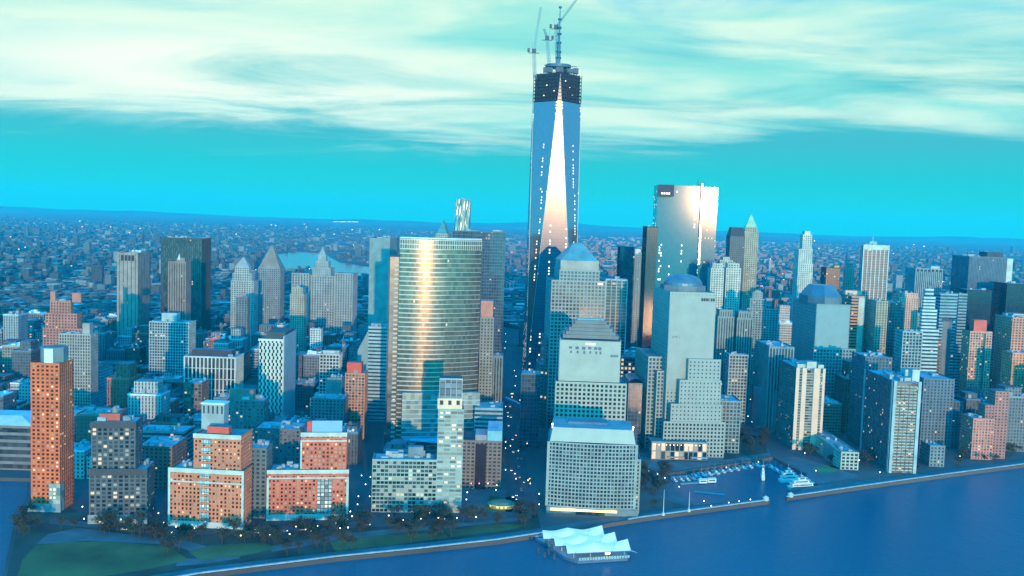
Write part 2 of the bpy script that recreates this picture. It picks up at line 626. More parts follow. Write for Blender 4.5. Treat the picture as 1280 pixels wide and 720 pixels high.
brk = [(-23900, 3560), (-9000, 3560), FRONT[-1]] + BACK + [FRONT[0], (9000, 3560), (23900, 3560), (23900, 31300), (-23900, 31300)]
g = poly_sheet('far_land', brk, LAND, GROUND, 3.5); g['kind'] = 'structure'
# low far hills along the horizon
hb = MB(); N = 90
for k in range(N):
    x0, x1 = -23000 + 46000 * k / N, -23000 + 46000 * (k + 1) / N
    def hh(x): return 55 + 45 * math.sin(x * .00041 + 1) + 30 * math.sin(x * .0011) + 40 * max(0, x / 23000) + 12 * math.sin(x * .004)
    hb.quad([(x0, 24000, LAND), (x1, 24000, LAND), (x1, 27000, LAND + hh(x1)), (x0, 27000, LAND + hh(x0))])
    hb.quad([(x0, 27000, LAND + hh(x0)), (x1, 27000, LAND + hh(x1)), (x1, 31000, LAND), (x0, 31000, LAND)])
o = hb.build('hills', plain((.05, .06, .06), .95, scale=.0008, var=.4)); o['kind'] = 'structure'

# pavements, streets, lawns: thin sheets one above the other
ASPHALT = plain((.045, .048, .052), .85, var=.3, scale=.04, name='asphalt')
PAVING = plain((.13, .135, .14), .85, var=.25, scale=.07, name='esplanade_paving')
LAWN = plain((.12, .115, .035), .95, var=.5, scale=.025, name='lawn_grass')
SOIL = plain((.045, .055, .04), .95, var=.5, scale=.05, name='park_planting')
QUAY = plain((.42, .44, .44), .8, var=.2, scale=.2, name='quay_stone')


def sheet(name, px, k, mat, kind='structure'):
    o = poly_sheet(name, gpts(px), LAND + .05 * k, mat)
    o['kind'] = kind
    return o


sheet('park_ground', [(40, 612), (33, 640), (20, 668), (11, 705), (5, 745), (120, 733), (250, 711), (420, 691), (530, 681), (620, 671), (676, 661), (672, 640), (560, 652), (440, 655), (320, 664), (205, 664), (104, 642)], 1, SOIL)
sheet('lawn', [(45, 682), (28, 700), (20, 726), (120, 722), (190, 711), (236, 700), (212, 684), (140, 677), (80, 678)], 3, LAWN, 'stuff')
sheet('lawn', [(250, 700), (300, 696), (345, 686), (330, 678), (262, 682), (235, 690)], 3, LAWN, 'stuff')
sheet('lawn', [(420, 690), (500, 680), (560, 672), (556, 666), (480, 669), (412, 678)], 3, LAWN, 'stuff')
sheet('lawn', [(565, 671), (640, 662), (660, 656), (610, 655), (556, 664)], 3, LAWN, 'stuff')
sheet('path', [(110, 676), (215, 681), (240, 690), (262, 684), (236, 677), (160, 668), (96, 660), (60, 668), (45, 680), (56, 680)], 2, PAVING)
sheet('path', [(220, 708), (262, 704), (300, 698), (300, 694), (262, 697), (222, 699)], 2, PAVING)
sheet('path', [(340, 690), (420, 676), (520, 664), (640, 652), (664, 648), (664, 645), (560, 655), (430, 667), (335, 683)], 2, PAVING)
sheet('esplanade', [(-4, 762), (120, 737), (250, 715.5), (420, 695), (530, 684.5), (620, 674.5), (680, 665.5), (800, 646.5), (880, 635.5), (958, 625), (957, 622), (880, 632), (800, 642), (678, 660), (620, 669), (530, 679), (420, 690), (250, 710), (120, 731), (0, 753)], 4, PAVING)
sheet('esplanade', [(986, 620), (1080, 606), (1180, 592.5), (1280, 580), (1350, 571), (1350, 566), (1280, 576), (1180, 588), (1080, 601), (1012, 608)], 4, PAVING)
sheet('plaza', [(836, 590), (880, 583), (930, 576), (964, 569.5), (960, 560), (900, 563), (800, 566), (800, 600), (820, 620), (858, 633), (866, 631.5), (849, 617), (835, 602)], 2, PAVING)
sheet('plaza', [(1010, 592), (1004, 603), (1030, 604), (1075, 597), (1052, 583), (1020, 576), (990, 571), (975, 573)], 2, PAVING)
sheet('lawn', [(1028, 592), (1045, 590), (1050, 586), (1040, 582), (1022, 582), (1015, 587)], 3, plain((.10, .20, .08), .95, var=.4, scale=.05), 'stuff')
sheet('lawn', [(905, 575), (960, 566), (955, 548), (925, 540), (898, 552)], 3, SOIL, 'stuff')
sheet('plaza', [(560, 640), (668, 640), (670, 600), (640, 596), (580, 600)], 1, plain((.10, .105, .11), .85, var=.3, scale=.05))
sheet('lawn', [(604, 640), (640, 640), (646, 622), (612, 620)], 3, LAWN, 'stuff')
ST_ = plain((.07, .075, .085), .8, var=.25, scale=.04, name='street_asphalt')
sheet('road', [(632, 640), (668, 640), (655, 560), (648, 500), (640, 440), (634, 440), (628, 500), (634, 560)], 3, ST_)
sheet('road', [(452, 652), (474, 652), (476, 600), (486, 540), (480, 540), (462, 600)], 3, ST_)
sheet('road', [(60, 655), (205, 669), (330, 668), (450, 660), (560, 655), (668, 645), (668, 640), (560, 648), (450, 652), (330, 661), (205, 662), (64, 648)], 5, ST_)
sheet('road', [(795, 560), (830, 560), (960, 545), (960, 538), (900, 535), (800, 552)], 3, ST_)
sheet('road', [(905, 470), (915, 470), (990, 560), (1075, 590), (1065, 592), (972, 562)], 3, ST_)
# stone edge of the quay, one continuous wall top
qb = MB()


def wall_run(mb, px, w=1.6, h=1.0, z=LAND):
    P = [on_ground(x, y) for x, y in px]
    for a, c in zip(P, P[1:]):
        d = (c - a).normalized(); n = Vector((-d.y, d.x, 0)) * w
        q = [a, c, c + n, a + n]
        lo = [(v.x, v.y, z + .21) for v in q]; hi = [(v.x, v.y, z + h) for v in q]
        for i in range(4):
            j = (i + 1) % 4
            mb.quad([lo[i], lo[j], hi[j], hi[i]])
        mb.quad(hi)


wall_run(qb, [(-6, 774.5), (120, 740.5), (250, 717.6), (420, 696.6), (530, 685.6), (620, 675.6), (680, 666.6)])
tag(qb.build('quay_wall', QUAY), 'long pale stone wall edging the riverside park, left of the white tent', 'wall')
qb = MB(); wall_run(qb, [(786, 650), (800, 647.6), (880, 636.6), (962, 625.6)])
tag(qb.build('quay_wall', QUAY), 'pale stone wall capping the breakwater between river and marina', 'wall')
qb = MB(); wall_run(qb, [(984, 621.6), (1080, 607.6), (1180, 593.6), (1280, 580.6), (1360, 569.6)])
tag(qb.build('quay_wall', QUAY), 'pale stone wall edging the esplanade right of the marina mouth', 'wall')
# ------------------------------------------------------------------ buildings: helpers for tops and steps
def rnd_box(p, mb, x0, x1, y0, y1, z, n, hi=3.5):
    for _ in range(n):
        w, d, h = RNG.uniform(1.5, max(2, (x1 - x0) * .22)), RNG.uniform(1.5, max(2, (y1 - y0) * .22)), RNG.uniform(1, hi)
        x, y = RNG.uniform(x0 + 1, max(x0 + 1.1, x1 - w - 1)), RNG.uniform(y0 + 1, max(y0 + 1.1, y1 - d - 1))
        mb.box(x, x + w, y, y + d, z + .004 + RNG.random() * .05, z + h, 0)


UNIT = plain((.34, .36, .37), .7, var=.4, scale=.15, name='rooftop_unit')


def equipment(b, x0, x1, y0, y1, z, n=5, hi=3.5, mat=None):
    q = MB(); q.box(x0 + .8, x1 - .8, y0 + .8, y1 - .8, z + .02, z + .3, 0); rnd_box(b, q, x0, x1, y0, y1, z + .29, n, hi)
    return q.build('roof_equipment', mat or UNIT, b.root)


def part_box(b, name, px0, px1, pyt, z0, mat, y0=None, y1=None, roof=None, bay=3.5, fl=3.5):
    y0 = b.D * .3 if y0 is None else y0
    y1 = b.D * .7 if y1 is None else y1
    xa, zt = b.pt(px0, pyt, y0); xb, _ = b.pt(px1, pyt, y0)
    q = MB(); q.box(xa, xb, y0, y1, z0, zt, 0, 1 if roof else None, bay, fl, bottom=True)
    return q.build(name, [mat, roof] if roof else mat, b.root), (xa, xb, y0, y1, zt)


def pyramid(b, name, x0, x1, y0, y1, z0, z1, mat, k=0.0):
    cx, cy = (x0 + x1) / 2, (y0 + y1) / 2
    q = MB()
    a = [(x0, y0), (x1, y0), (x1, y1), (x0, y1)]
    t = [(cx + (x - cx) * max(k, .01), cy + (y - cy) * max(k, .01)) for x, y in a]
    q.prism(a, z0, z1, pts2=t)
    return q.build(name, mat, b.root)


def octagon(x0, x1, y0, y1, c=.29):
    dx, dy = (x1 - x0) * c, (y1 - y0) * c
    return [(x0 + dx, y0), (x1 - dx, y0), (x1, y0 + dy), (x1, y1 - dy), (x1 - dx, y1), (x0 + dx, y1), (x0, y1 - dy), (x0, y0 + dy)]


STYLES = {
    'grid': dict(bay=3.6, fl=3.9, pw=1.0, bw=1.1),
    'punch': dict(bay=3.7, fl=3.3, pw=1.9, bw=1.5, pd=.35, bd=.33),
    'bands': dict(bay=4.5, fl=4.0, pw=0, bw=1.9),
    'piers': dict(bay=3.4, fl=3.9, pw=1.5, bw=0, pd=.8),
    'glass': dict(bay=3.2, fl=4.0, pw=.22, bw=.3, pd=.2, bd=.15),
    'ribs': dict(bay=6.2, fl=3.9, pw=1.5, bw=.5, pd=.9, bd=.2),
}


def steps(b, tiers, st):
    """tiers from bottom to top, (left px, right px, top px row); the first is as wide as the building"""
    z0 = 0.0; out = []
    for i, (l, r, t) in enumerate(tiers):
        if i == 0:
            x0, x1, zt = 0, b.W, b.pt((l + r) / 2, t, 0)[1] if t else b.H
            y0, y1 = 0, b.D
        else:
            px0, px1, py0, py1 = out[-1][:4]
            y0 = py0 + min(3.0, (py1 - py0) * .12)
            x0, zt = b.pt(l, t, y0); x1, _ = b.pt(r, t, y0)
            x0 = max(x0, px0 + .3); x1 = min(x1, px1 - .3)
            if x1 - x0 < 2: x0, x1 = (px0 + px1) / 2 - 1.2, (px0 + px1) / 2 + 1.2
            sh = (px1 - px0 - (x1 - x0)) * .5
            y1 = max(y0 + 3, py1 - min(sh, (py1 - py0) * .35))
        b.shaft(x0, x1, y0, y1, z0, zt, **{**st, **({'zb': 0})})
        out.append((x0, x1, y0, y1, zt)); z0 = zt
    return out


def tower(name, label, cat, near, cx, yt, yb, f, s=None, style='grid', fc=(.3, .3, .3), core=None, rot=0, depth=30, vb=None,
          tiers=(), pent=None, roof=ROOF, n=5, rough=.8, over=None, group=None):
    b = Building(name, label, cat, near, cx, yt, yb, f, s, rot, depth, vb, group)
    st = {**STYLES[style], **(over or {})}
    out = steps(b, [(cx, f, None)] + list(tiers), st)
    fm = plain(fc, rough)
    b.finish(core or GL_DARK, fm, roof)
    x0, x1, y0, y1, z = out[-1]
    if pent:
        for p in pent:
            part_box(b, 'penthouse', p[0], p[1], p[2], z - .2, plain(p[3] if len(p) > 3 else fc, .8), y0 + (y1 - y0) * .3, y0 + (y1 - y0) * .75, roof)
    if n:
        equipment(b, x0, x1, y0, y1, z, n)
    b.top = out[-1]
    b.all = out
    return b


BRICK = (.56, .14, .04)
BRICK_PALE = (.50, .20, .10)
BRICK_BROWN = (.22, .12, .08)
STONE = (.42, .41, .38)
STONE_WARM = (.46, .38, .30)
GREYSTONE = (.26, .28, .29)
BEIGE = (.40, .34, .27)
DKGREY = (.055, .06, .07)
PALE = (.62, .62, .58)
TEAL = (.30, .38, .38)

# ================================================================= front row, left to right
# slender orange brick tower with octagonal penthouse
b = Building('apartment_tower', 'slender orange brick tower with octagonal penthouse at the water inlet', 'tower', 'R', 74, 456, 640, 39, 92, 0, vb=640)
b.shaft(0, b.W, 0, b.D, 0, b.H, bay=3.3, fl=3.1, pw=1.55, bw=1.35, pd=.35, bd=.3, windows=True)
b.finish(GL_HOME, plain(BRICK, .85, name='orange_brick'), ROOF_PALE)
xl, zt = b.pt(36.5, 527)
q = MB(); q.box(xl, -.5, 2, b.D - 3, 0, zt, 0, 1, 3.3, 3.1); q.build('side_wing', [punched(False, .03), ROOF_PALE], b.root).color = (*BRICK, 1)
xa, z1 = b.pt(48, 434, 5); xb, _ = b.pt(81, 434, 5)
q = MB(); q.prism(octagon(max(.5, xa), min(b.W - .5, xb), 3, b.D - 3), b.H, z1, 0, 1); q.build('penthouse', [plain((.20, .25, .25), .7), ROOF_PALE], b.root)
part_box(b, 'penthouse_panel', 55, 66, 436, b.H, WHITE, 1.6, 2.6)
q = MB(); q.box(b.W * .62, b.W + .62, -.62, 6, 0, 22, 0, 1, 3, 3.2); q.build('glass_corner', [glazing((.10, .2, .2), (.34, .46, .44), .1, .3), ROOF_PALE], b.root)
q = MB(); q.box(-3, b.W + 1.2, -1.2, -.7, 0, 6.5, 0); q.build('stone_base', plain(GREYSTONE), b.root)
q = MB(); q.tube((b.W * .3, 8, z1), (b.W * .3, 8, z1 + 8), .25, .1); q.build('mast', STEEL, b.root)
o = MB(); o.tube((b.W * .3, 8, z1 + 8), (b.W * .3, 8, z1 + 8.8), .45); o.build('warning_light', emit((1, .12, .08), 6), b.root)

# dark two tier block with glowing windows
b = Building('apartment_block', 'dark two tier apartment block with a toothed crown and lit windows', 'building', 'R', 183, 588, 654, 112, 194, 7, vb=655)
ex = dict(bay=4.0, fl=3.2, pw=1.3, bw=1.0, pd=.35, bd=.3)
b.shaft(0, b.W, 0, b.D, 0, b.H, windows=True, **ex)
y0 = 3.0
x0, zt = b.pt(114, 529, y0); x1, _ = b.pt(169, 529, y0)
b.shaft(max(.6, x0), x1, y0, b.D - 2, b.H, zt, windows=True, **ex)
DARKM = plain((.10, .115, .125), .75, name='dark_masonry')
b.finish(glazing((.02, .03, .035), (.12, .16, .17), .12, .2), DARKM, ROOF_PALE, WIN_MATS, [.42, .38, .12, .08])
for xa, xb, ya, z in ((0, b.W, 0, b.H), (x0, x1, y0, zt)):
    q = MB(); n = int((xb - xa) / 2.4)
    q.box(xa - .9, xb + .9, ya - .9, ya - .55, z - 3.2, z + .4, 0, bottom=True)
    for i in range(n):
        q.box(xa + (i + .2) * (xb - xa) / n, xa + (i + .75) * (xb - xa) / n, ya - 1.15, ya - .92, z - 3.6, z + 1.2, 0, bottom=True)
    q.build('crown', plain((.05, .06, .075), .7), b.root)
part_box(b, 'penthouse', 124, 150, 517, zt, plain((.36, .10, .07)), 9, 16, ROOF)
q = MB(); q.box(-1, b.W + 1, -1.4, -.6, 0, 7, 0); q.build('stone_base', plain((.3, .32, .31)), b.root)
equipment(b, x0, x1, y0 + 2, b.D - 3, zt, 7)
q = MB(); q.tube((x0 + 14, 14, zt), (x0 + 14, 14, zt + 9), 2.2, 2.2, 10); q.tube((x0 + 14, 14, zt + 9), (x0 + 14, 14, zt + 11), 2.4, .3, 10); q.build('water_tank', plain((.25, .24, .2)), b.root)
equipment(b, x1 + 1, b.W, 2, b.D, b.H, 5)


def pier_stone(b, runs, name='stone_trim', mat=None):
    q = MB()
    for r_ in runs:
        q.box(*r_, bottom=True)
    return q.build(name, mat or plain((.60, .60, .52), .75, name='pale_stone'), b.root)


# brick block with centre tower and pale glass bay
b = Building('apartment_block', 'pink brick stepped block with a pale glass strip up its centre', 'building', 'R', 304, 591, 662, 212, None, -4, depth=20, vb=664)
ex = dict(bay=2.95, fl=3.0, pw=1.35, bw=1.25, pd=.35, bd=.3)
b.shaft(0, b.W, 0, b.D, 0, b.H, windows=True, **ex)
x0, zt = b.pt(243, 544, 2.5); x1, _ = b.pt(301, 544, 2.5)
b.shaft(x0, x1, 2.5, b.D + 8, b.H, zt, windows=True, **ex)
b.finish(GL_HOME, plain(BRICK_PALE, .85, name='pink_brick'), ROOF_PALE, None, [.36, .26, .32, .06])
g0, g1 = b.pt(250, 600)[0], b.pt(262, 600)[0]
pier_stone(b, [(-.8, b.W + .8, -.95, -.56, b.H - 1.8, b.H + 1.5), (x0 - .7, x1 + .7, 1.6, 1.9, zt - 1.8, zt + 1.6), (-.8, .9, -.9, -.55, 0, b.H - 1.9), (b.W - 1, b.W + .8, -.9, -.55, 0, b.H - 1.9),
               (-.8, b.W + .8, -.85, -.5, b.H - 9, b.H - 8), (.95, b.W - 1.05, -1.0, -.55, 0, 4.6)])
q = MB()
for k in range(int(zt / 6.1)):
    ya = -.72 if k * 6.1 < b.H - 4 else 1.75
    q.box(g0, g1, ya, ya + .15, k * 6.1 + 1.2, k * 6.1 + 5.2, 0, bay=2, fl=3, bottom=True)
q.build('glass_bay', glazing((.16, .3, .32), (.4, .6, .6), .1, .25, mull=.08), b.root)
part_box(b, 'penthouse', 259, 286, 533, zt, plain((.50, .10, .06)), 6, 12, ROOF)
o, e = part_box(b, 'rear_pavilion', 252, 280, 505, zt - 10, plain((.36, .37, .36)), 20, 30, ROOF_PALE)
q = MB(); q.box(e[0] - .5, e[1] + .5, 19.5, 30.5, e[4], e[4] + 1.2, 0, bottom=True); q.build('pavilion_roof', WHITE, b.root)
q = MB()
for i in range(5):
    q.box(e[0] + (i + .35) * (e[1] - e[0]) / 5, e[0] + (i + .75) * (e[1] - e[0]) / 5, 19.86, 19.99, e[4] - 7, e[4] - 1, 0, bottom=True)
q.build('pavilion_window', GL_DARK, b.root)
equipment(b, 1, x0 - 1, 2, b.D, b.H, 8, 4)

# red brick block with stepped tower and blue screened plant
b = Building('apartment_block', 'red brick stepped block with pale cornices and a blue rooftop screen', 'building', 'R', 435, 589, 649, 335, None, 8, depth=20, vb=655)
b.shaft(0, b.W, 0, b.D, 0, b.H, windows=True, **ex)
x0, zt = b.pt(377, 543, 2.5); x1, _ = b.pt(433, 543, 2.5)
x1 = min(x1, b.W - .4)
b.shaft(x0, x1, 2.5, b.D + 4, b.H, zt, windows=True, **ex)
b.finish(GL_HOME, plain((.50, .14, .075), .85, name='red_brick'), ROOF_PALE, None, [.28, .24, .42, .06])
g0, g1 = b.pt(396, 620)[0], b.pt(415, 620)[0]
pier_stone(b, [(-.8, b.W + .8, -.95, -.56, b.H - 1.6, b.H + 1.5), (-.8, b.W + .8, -.9, -.56, b.H - 5.4, b.H - 4.4), (x0 - .7, x1 + .6, 1.6, 1.9, zt - 1.6, zt + 1.6), (x0 - .7, x1 + .6, 1.65, 1.95, zt - 5.5, zt - 4.4),
               (-.8, .9, -.9, -.55, 0, b.H - 5.5), (b.W - 1, b.W + .8, -.9, -.55, 0, b.H - 5.5), (x0 - .7, x0 + .5, 1.6, 1.9, b.H + 1.6, zt - 5.6), (.95, b.W - 1.05, -1.0, -.55, 0, 4.6)])
q = MB(); q.box(g0, g1, -.75, -.6, 5, b.H - 6, 0, bay=3, fl=3.05, bottom=True)
q.build('glass_bay', glazing((.08, .16, .2), (.4, .55, .55), .12, .25, mull=.1), b.root)
part_box(b, 'plant_screen', 390, 428, 526, zt, plain((.10, .38, .62), .5, var=.06, name='blue_screen'), 5, 5.5)
part_box(b, 'penthouse', 384, 389.5, 527, zt, plain((.55, .08, .06)), 5, 12)
part_box(b, 'penthouse', 391, 426, 528, zt, plain((.25, .28, .3)), 6, 14, ROOF)
q = MB()
for i in range(7):
    q.tube((x0 + 2 + i * 4, 7 + (i % 2) * 3, zt + 9), (x0 + 2 + i * 4, 7 + (i % 2) * 3, zt + 13 + i % 3), .2, .08)
q.build('antenna', STEEL, b.root)
equipment(b, 1, x0 - 1, 2, b.D, b.H, 8, 4)

# long pale green glass block with end tower
b = Building('apartment_block', 'long pale green glass apartment block joined to a slim banded tower', 'building', 'R', 578, 570, 641, 466, None, 4, depth=22, vb=645)
xt0 = b.pt(546, 575)[0]
ex = dict(bay=3.1, fl=3.3, pw=.35, bw=.9, pd=.2, bd=.28)
zl = b.pt(500, 576)[1]
b.shaft(0, xt0, 0, b.D, 0, zl, windows=True, **ex)
zt = b.pt(560, 513)[1]
b.shaft(xt0 + .3, b.W, -.5, b.D + 3, 0, zt, windows=False, **{**ex, 'bay': 5.5, 'bw': 1.3})
b.finish(glazing((.05, .09, .10), (.30, .42, .40), .1, .25), plain((.30, .42, .38), .6, name='green_glass_frame'), ROOF_PALE, WIN_MATS[:3] + [winmat((.5, .52, .42), .4)], [.25, .4, .25, .1])
o, e = part_box(b, 'cream_cap', 547, 578, 498, zt + 1.2, plain((.62, .56, .40)), -.2, b.D + 2)
q = MB()
for i in range(3):
    q.box(e[0] + (i + .3) * (e[1] - e[0]) / 3, e[0] + (i + .7) * (e[1] - e[0]) / 3, -.35, -.21, e[4] - 5, e[4] - 1.5, 0, bottom=True)
q.build('cap_window', GL_DARK, b.root)
o2, e2 = part_box(b, 'glass_crown', 550, 578, 474, e[4], glazing((.04, .09, .13), (.15, .28, .34), .02, .15, mull=.1), 2, b.D - 2, ROOF_DARK, 5, 5)
q = MB()
for i in range(5):
    x = e2[0] + i * (e2[1] - e2[0]) / 4
    q.box(x - .2, x + .2, 1.6, 1.9, e[4], e2[4] + 1, 0, bottom=True)
q.box(e2[0] - .3, e2[1] + .3, 1.3, 1.55, e2[4], e2[4] + .8, 0, bottom=True)
q.build('crown_frame', plain((.35, .5, .52)), b.root)
equipment(b, 1, xt0 - 2, 2, b.D, zl, 12, 5)
x3 = b.pt(520, 560, 10)[0]
q = MB(); q.box(x3 - 6, x3 + 6, 9, 15, zl, zl + 9, 0); q.build('stair_tower', plain((.2, .25, .27)), b.root)

# exchange block: square window grid, curved front, bright sloping parapet
b = Building('office_block', 'broad pale block with a square window grid and bright sloping roof behind the white tent', 'building', 'L', 686, 552, 640, 796, 676, -3, depth=45, vb=640)
W0 = b.W; zt = b.H
n, nf = 25, 17
bow = lambda t: -3.6 * (1 - (2 * t - 1) ** 2)
step = W0 / n; fl = (zt - 6) / nf
cm, fm = b.core, b.frame
pts = [(step * i, bow(i / n)) for i in range(n + 1)]
for i in range(n):
    (xa, ya), (xb, yb_) = pts[i], pts[i + 1]
    cm.quad([(xa, ya, 0), (xb, yb_, 0), (xb, yb_, zt), (xa, ya, zt)], 0, [(i, 0), (i + 1, 0), (i + 1, nf), (i, nf)])
    for k in range(nf + 1):
        z0 = 6 + k * fl - .5; z1 = z0 + 1.0 if k < nf else zt + .5
        A, Bq, Cq, Dq = (xa, ya - .5), (xb, yb_ - .5), (xb, yb_ - .01), (xa, ya - .01)
        fm.prism([A, Bq, Cq, Dq], z0, z1); fm.quad([(*p, z0) for p in (Dq, Cq, Bq, A)])
    for k in range(nf):
        b.win.append(((xa + xb) / 2, (ya + yb_) / 2 - .08, 6 + (k + .5) * fl, step / 2 - .5, fl / 2 - .56, 0))
for i, (x, y) in enumerate(pts):
    w = .42 if 0 < i < n else 1.1
    fm.box(x - w, x + w, y - .62, y - .02, 6 - .6, zt + .3, bottom=True)
cm.box(.02, W0 - .02, .05, b.D, 0, zt, 0, 1, 4, fl)
b.shaft(-.3, .01, 2, b.D, 0, zt - 3, sides='L', bay=4.4, fl=fl, pw=1.3, bw=1.2)
b.shaft(W0, W0 + 4, 6, b.D, 0, zt - 14, sides='FR', bay=4.4, fl=fl, pw=1.6, bw=1.3)
b.finish(GL_BLUE, plain((.34, .37, .33), .75, name='pale_granite'), ROOF_PALE, [winmat((.01, .02, .05)), winmat((.03, .06, .1)), winmat((.1, .16, .2))], [.6, .32, .08])
ya = 8; zr = b.pt(740, 541, 4)[1] + 3.5
q = MB()
q.prism([(1, .1), (W0 - 1, .1), (W0 - 1, b.D - 4), (1, b.D - 4)], zt + .52, zr, 0, 1, pts2=[(3, 3.5), (W0 - 3, 3.5), (W0 - 3, b.D - 6), (3, b.D - 6)])
q.build('sloping_parapet', [plain((.46, .47, .38), .6, var=.08, name='pale_metal'), plain((.24, .30, .30), .8, name='pale_membrane')], b.root)
q = MB(); q.box(W0 * .22, W0 * .68, b.D * .42, b.D * .72, zr, zr + 1.8, 0); q.build('roof_well', plain((.10, .16, .22)), b.root)
q = MB(); q.box(3, W0 - 14, -5.0, -3.3, 3.2, 4.6, 0, bottom=True); q.build('lit_canopy', emit((1, .66, .26), 2.2), b.root)
q = MB(); q.box(0, W0 + 3, -3.2, -3.1 + 1.2, 0, 5.6, 0); q.build('stone_base', plain((.22, .24, .24)), b.root)
for x in (2.5, W0 - 3):
    q = MB(); q.tube((x, 5, zr - 1), (x, 5, zr + 1.6), .22); q.tube((x, 5, zr + 1.6), (x, 5, zr + 2.7), .65, .5); q.build('roof_lamp', [emit((1, .85, .5), 7)], b.root)

# stepped granite tower with a dark ziggurat roof
b = Building('office_tower', 'pale granite tower with a dark stepped pyramid roof behind the square grid block', 'tower', 'L', 695, 478, 590, 783, 685, -2, depth=46, vb=520)
b.shaft(0, b.W, 0, b.D, 0, b.H, windows=True, bay=4.0, fl=4.0, pw=1.7, bw=1.6, pd=.4, bd=.35)
x0, zt = b.pt(701, 424, 4); x1, _ = b.pt(776, 424, 4)
b.shaft(x0, x1, 4, b.D - 4, b.H, zt, bay=60, fl=60, pw=0, bw=0, sides='LR')
GRAN = plain((.46, .44, .37), .75, var=.1, name='warm_granite')
b.finish(GL_DARK, GRAN, ROOF_PALE, [WIN_MATS[0], WIN_MATS[1]], [.75, .25])
q = MB(); q.box(x0 - .3, x1 + .3, 3.4, 3.98, b.H + 1.3, zt - .5, 0, bottom=True); q.build('granite_face', GRAN, b.root)
q = MB()
q.prism([(x0 - .3, 3.9), (x0 - .3, b.D - 4), (x0 - .9, b.D - 4), (x0 - .9, 3.9)][::-1], b.H + 1.4, zt - .6); q.build('granite_face', GRAN, b.root)
q = MB()
for i, (xx, yy) in enumerate([(.14, .66), (.25, .68), (.36, .7), (.46, .66), (.56, .69), (.63, .7)] * 2):
    h = .5 + .5 * (i % 3) / 2
    q.box(x0 + (x1 - x0) * xx + (i // 6) * 1.3, x0 + (x1 - x0) * (xx + .055), 3.2, 3.38, zt - 8 - 4 * (i // 6) - h, zt - 6.2 - 4 * (i // 6), 0, bottom=True)
q.build('dark_marks', plain((.16, .15, .2)), b.root)  # small dark blocks for an illegible scribble on the granite
q = MB()
for i in range(5):
    q.box(x1 - 9 + i * 1.5, x1 - 9 + i * 1.5 + 1.1, 3.2, 3.38, zt - 15, zt - 13, 0, bottom=True)
q.build('sign_letters', plain((.10, .14, .18)), b.root)
q = MB(); q.box(x0 + (x1 - x0) * .42, x0 + (x1 - x0) * .58, 3.0, 3.38, zt - 4.2, zt - 2.8, 0, bottom=True); q.build('lit_window', emit((1, .8, .55), 2), b.root)
q = MB(); z = zt + 1.2; ap = b.pt(736, 400, 22)[1]; m_ = (ap - z) / 5
for k in range(5):
    i0 = k * 2.4
    q.box(x0 + 2 + i0 * 1.15, x1 - 2 - i0 * 1.15, 6 + i0, b.D - 6 - i0, z + k * m_, z + (k + 1) * m_, 0)
q.build('ziggurat_roof', plain((.08, .15, .17), .5), b.root)
q = MB(); q.box((x0 + x1) / 2 - 13, (x0 + x1) / 2 + 13, 20, b.D - 20 if b.D > 44 else 25, z + 5 * m_, z + 5 * m_ + 1.5, 0); q.build('roof_deck', plain((.2, .36, .36)), b.root)

# tower with the square glass pyramid
b = Building('office_tower', 'tall pale gridded tower with a square turquoise pyramid roof', 'tower', 'L', 690, 351, 536, 757, 683, 3, depth=50, vb=425)
b.shaft(0, b.W, 0, b.D, 0, b.H, bay=4.1, fl=4.1, pw=1.25, bw=1.3, windows=True)
x0, zt = b.pt(700, 338, 3); x1, _ = b.pt(749, 338, 3)
b.shaft(x0, x1, 3, b.D - 4, b.H, zt, bay=4.1, fl=4.1, pw=1.25, bw=1.3)
PINKG = plain((.38, .37, .35), .75, var=.1, name='grey_granite')
b.finish(GL_BLUE, PINKG, ROOF_PALE, [WIN_MATS[0], WIN_MATS[1], winmat((.07, .12, .16))], [.55, .35, .1])
zz = b.pt(724, 326, 5)[1]
q = MB(); q.box(x0 + .6, x1 - .6, 4, b.D - 5, zt + 1.2, zz, 0); q.build('attic_storey', plain((.46, .38, .33)), b.root)
ap = b.pt(723, 305, b.D / 2)[1]
pyramid(b, 'pyramid_roof', x0 + 1, x1 - 1, 4.5, b.D - 5.5, zz, ap + 1, plain((.10, .30, .32), .35, .2, name='copper_green_roof'), .24)
q = MB(); q.box(-4, -.6, 8, b.D, 0, b.H * .6, 0, 1, 4, 4); q.box(-9, -4.1, 12, b.D, 0, b.H * .42, 0, 1, 4, 4); q.build('side_step', [punched(), ROOF_PALE], b.root).color = (.25, .27, .28, 1)
q = MB(); q.box(b.W - 9, b.W - 3, -1.0, -.56, b.H - 3, b.H - 1, 0, bottom=True); q.build('red_lamp', emit((1, .4, .3), 2), b.root)

# tower with the round dome
b = Building('office_tower', 'tall pale tower with a round grey dome and stepped front by the marina', 'tower', 'L', 838, 366, 566, 895, 817, 3, depth=52, vb=530)
GR2 = plain((.40, .40, .35), .7, var=.08, name='smooth_granite')
st = dict(bay=3.9, fl=4.0, pw=2.6, bw=2.4, pd=.25, bd=.22)
b.shaft(0, b.W, 0, b.D, 0, b.H, **st)
z = b.H
for px0, px1, py, d in ((861, 901, 450, 7), (850, 901.5, 476, 10), (839, 902, 506, 13)):
    xa, zt = b.pt(px0, py, -d); xb, _ = b.pt(px1, py, -d)
    b.shaft(xa, xb, -d, -d + 6.5 if d > 7 else -.8, 0, zt, sides='FLR', **st)
xa, zt = b.pt(830, 528, -16); xb, _ = b.pt(906, 528, -16)
b.shaft(xa, xb, -16, -13.5, 0, zt, windows=True, bay=3.7, fl=4, pw=1.6, bw=1.6, pd=.35, bd=.3)
xs, zs = b.pt(803, 441, b.D * .6)
b.shaft(-16, -.8, 16, b.D + 6, 0, zs, sides='FL', bay=3.9, fl=4, pw=1.4, bw=1.4)
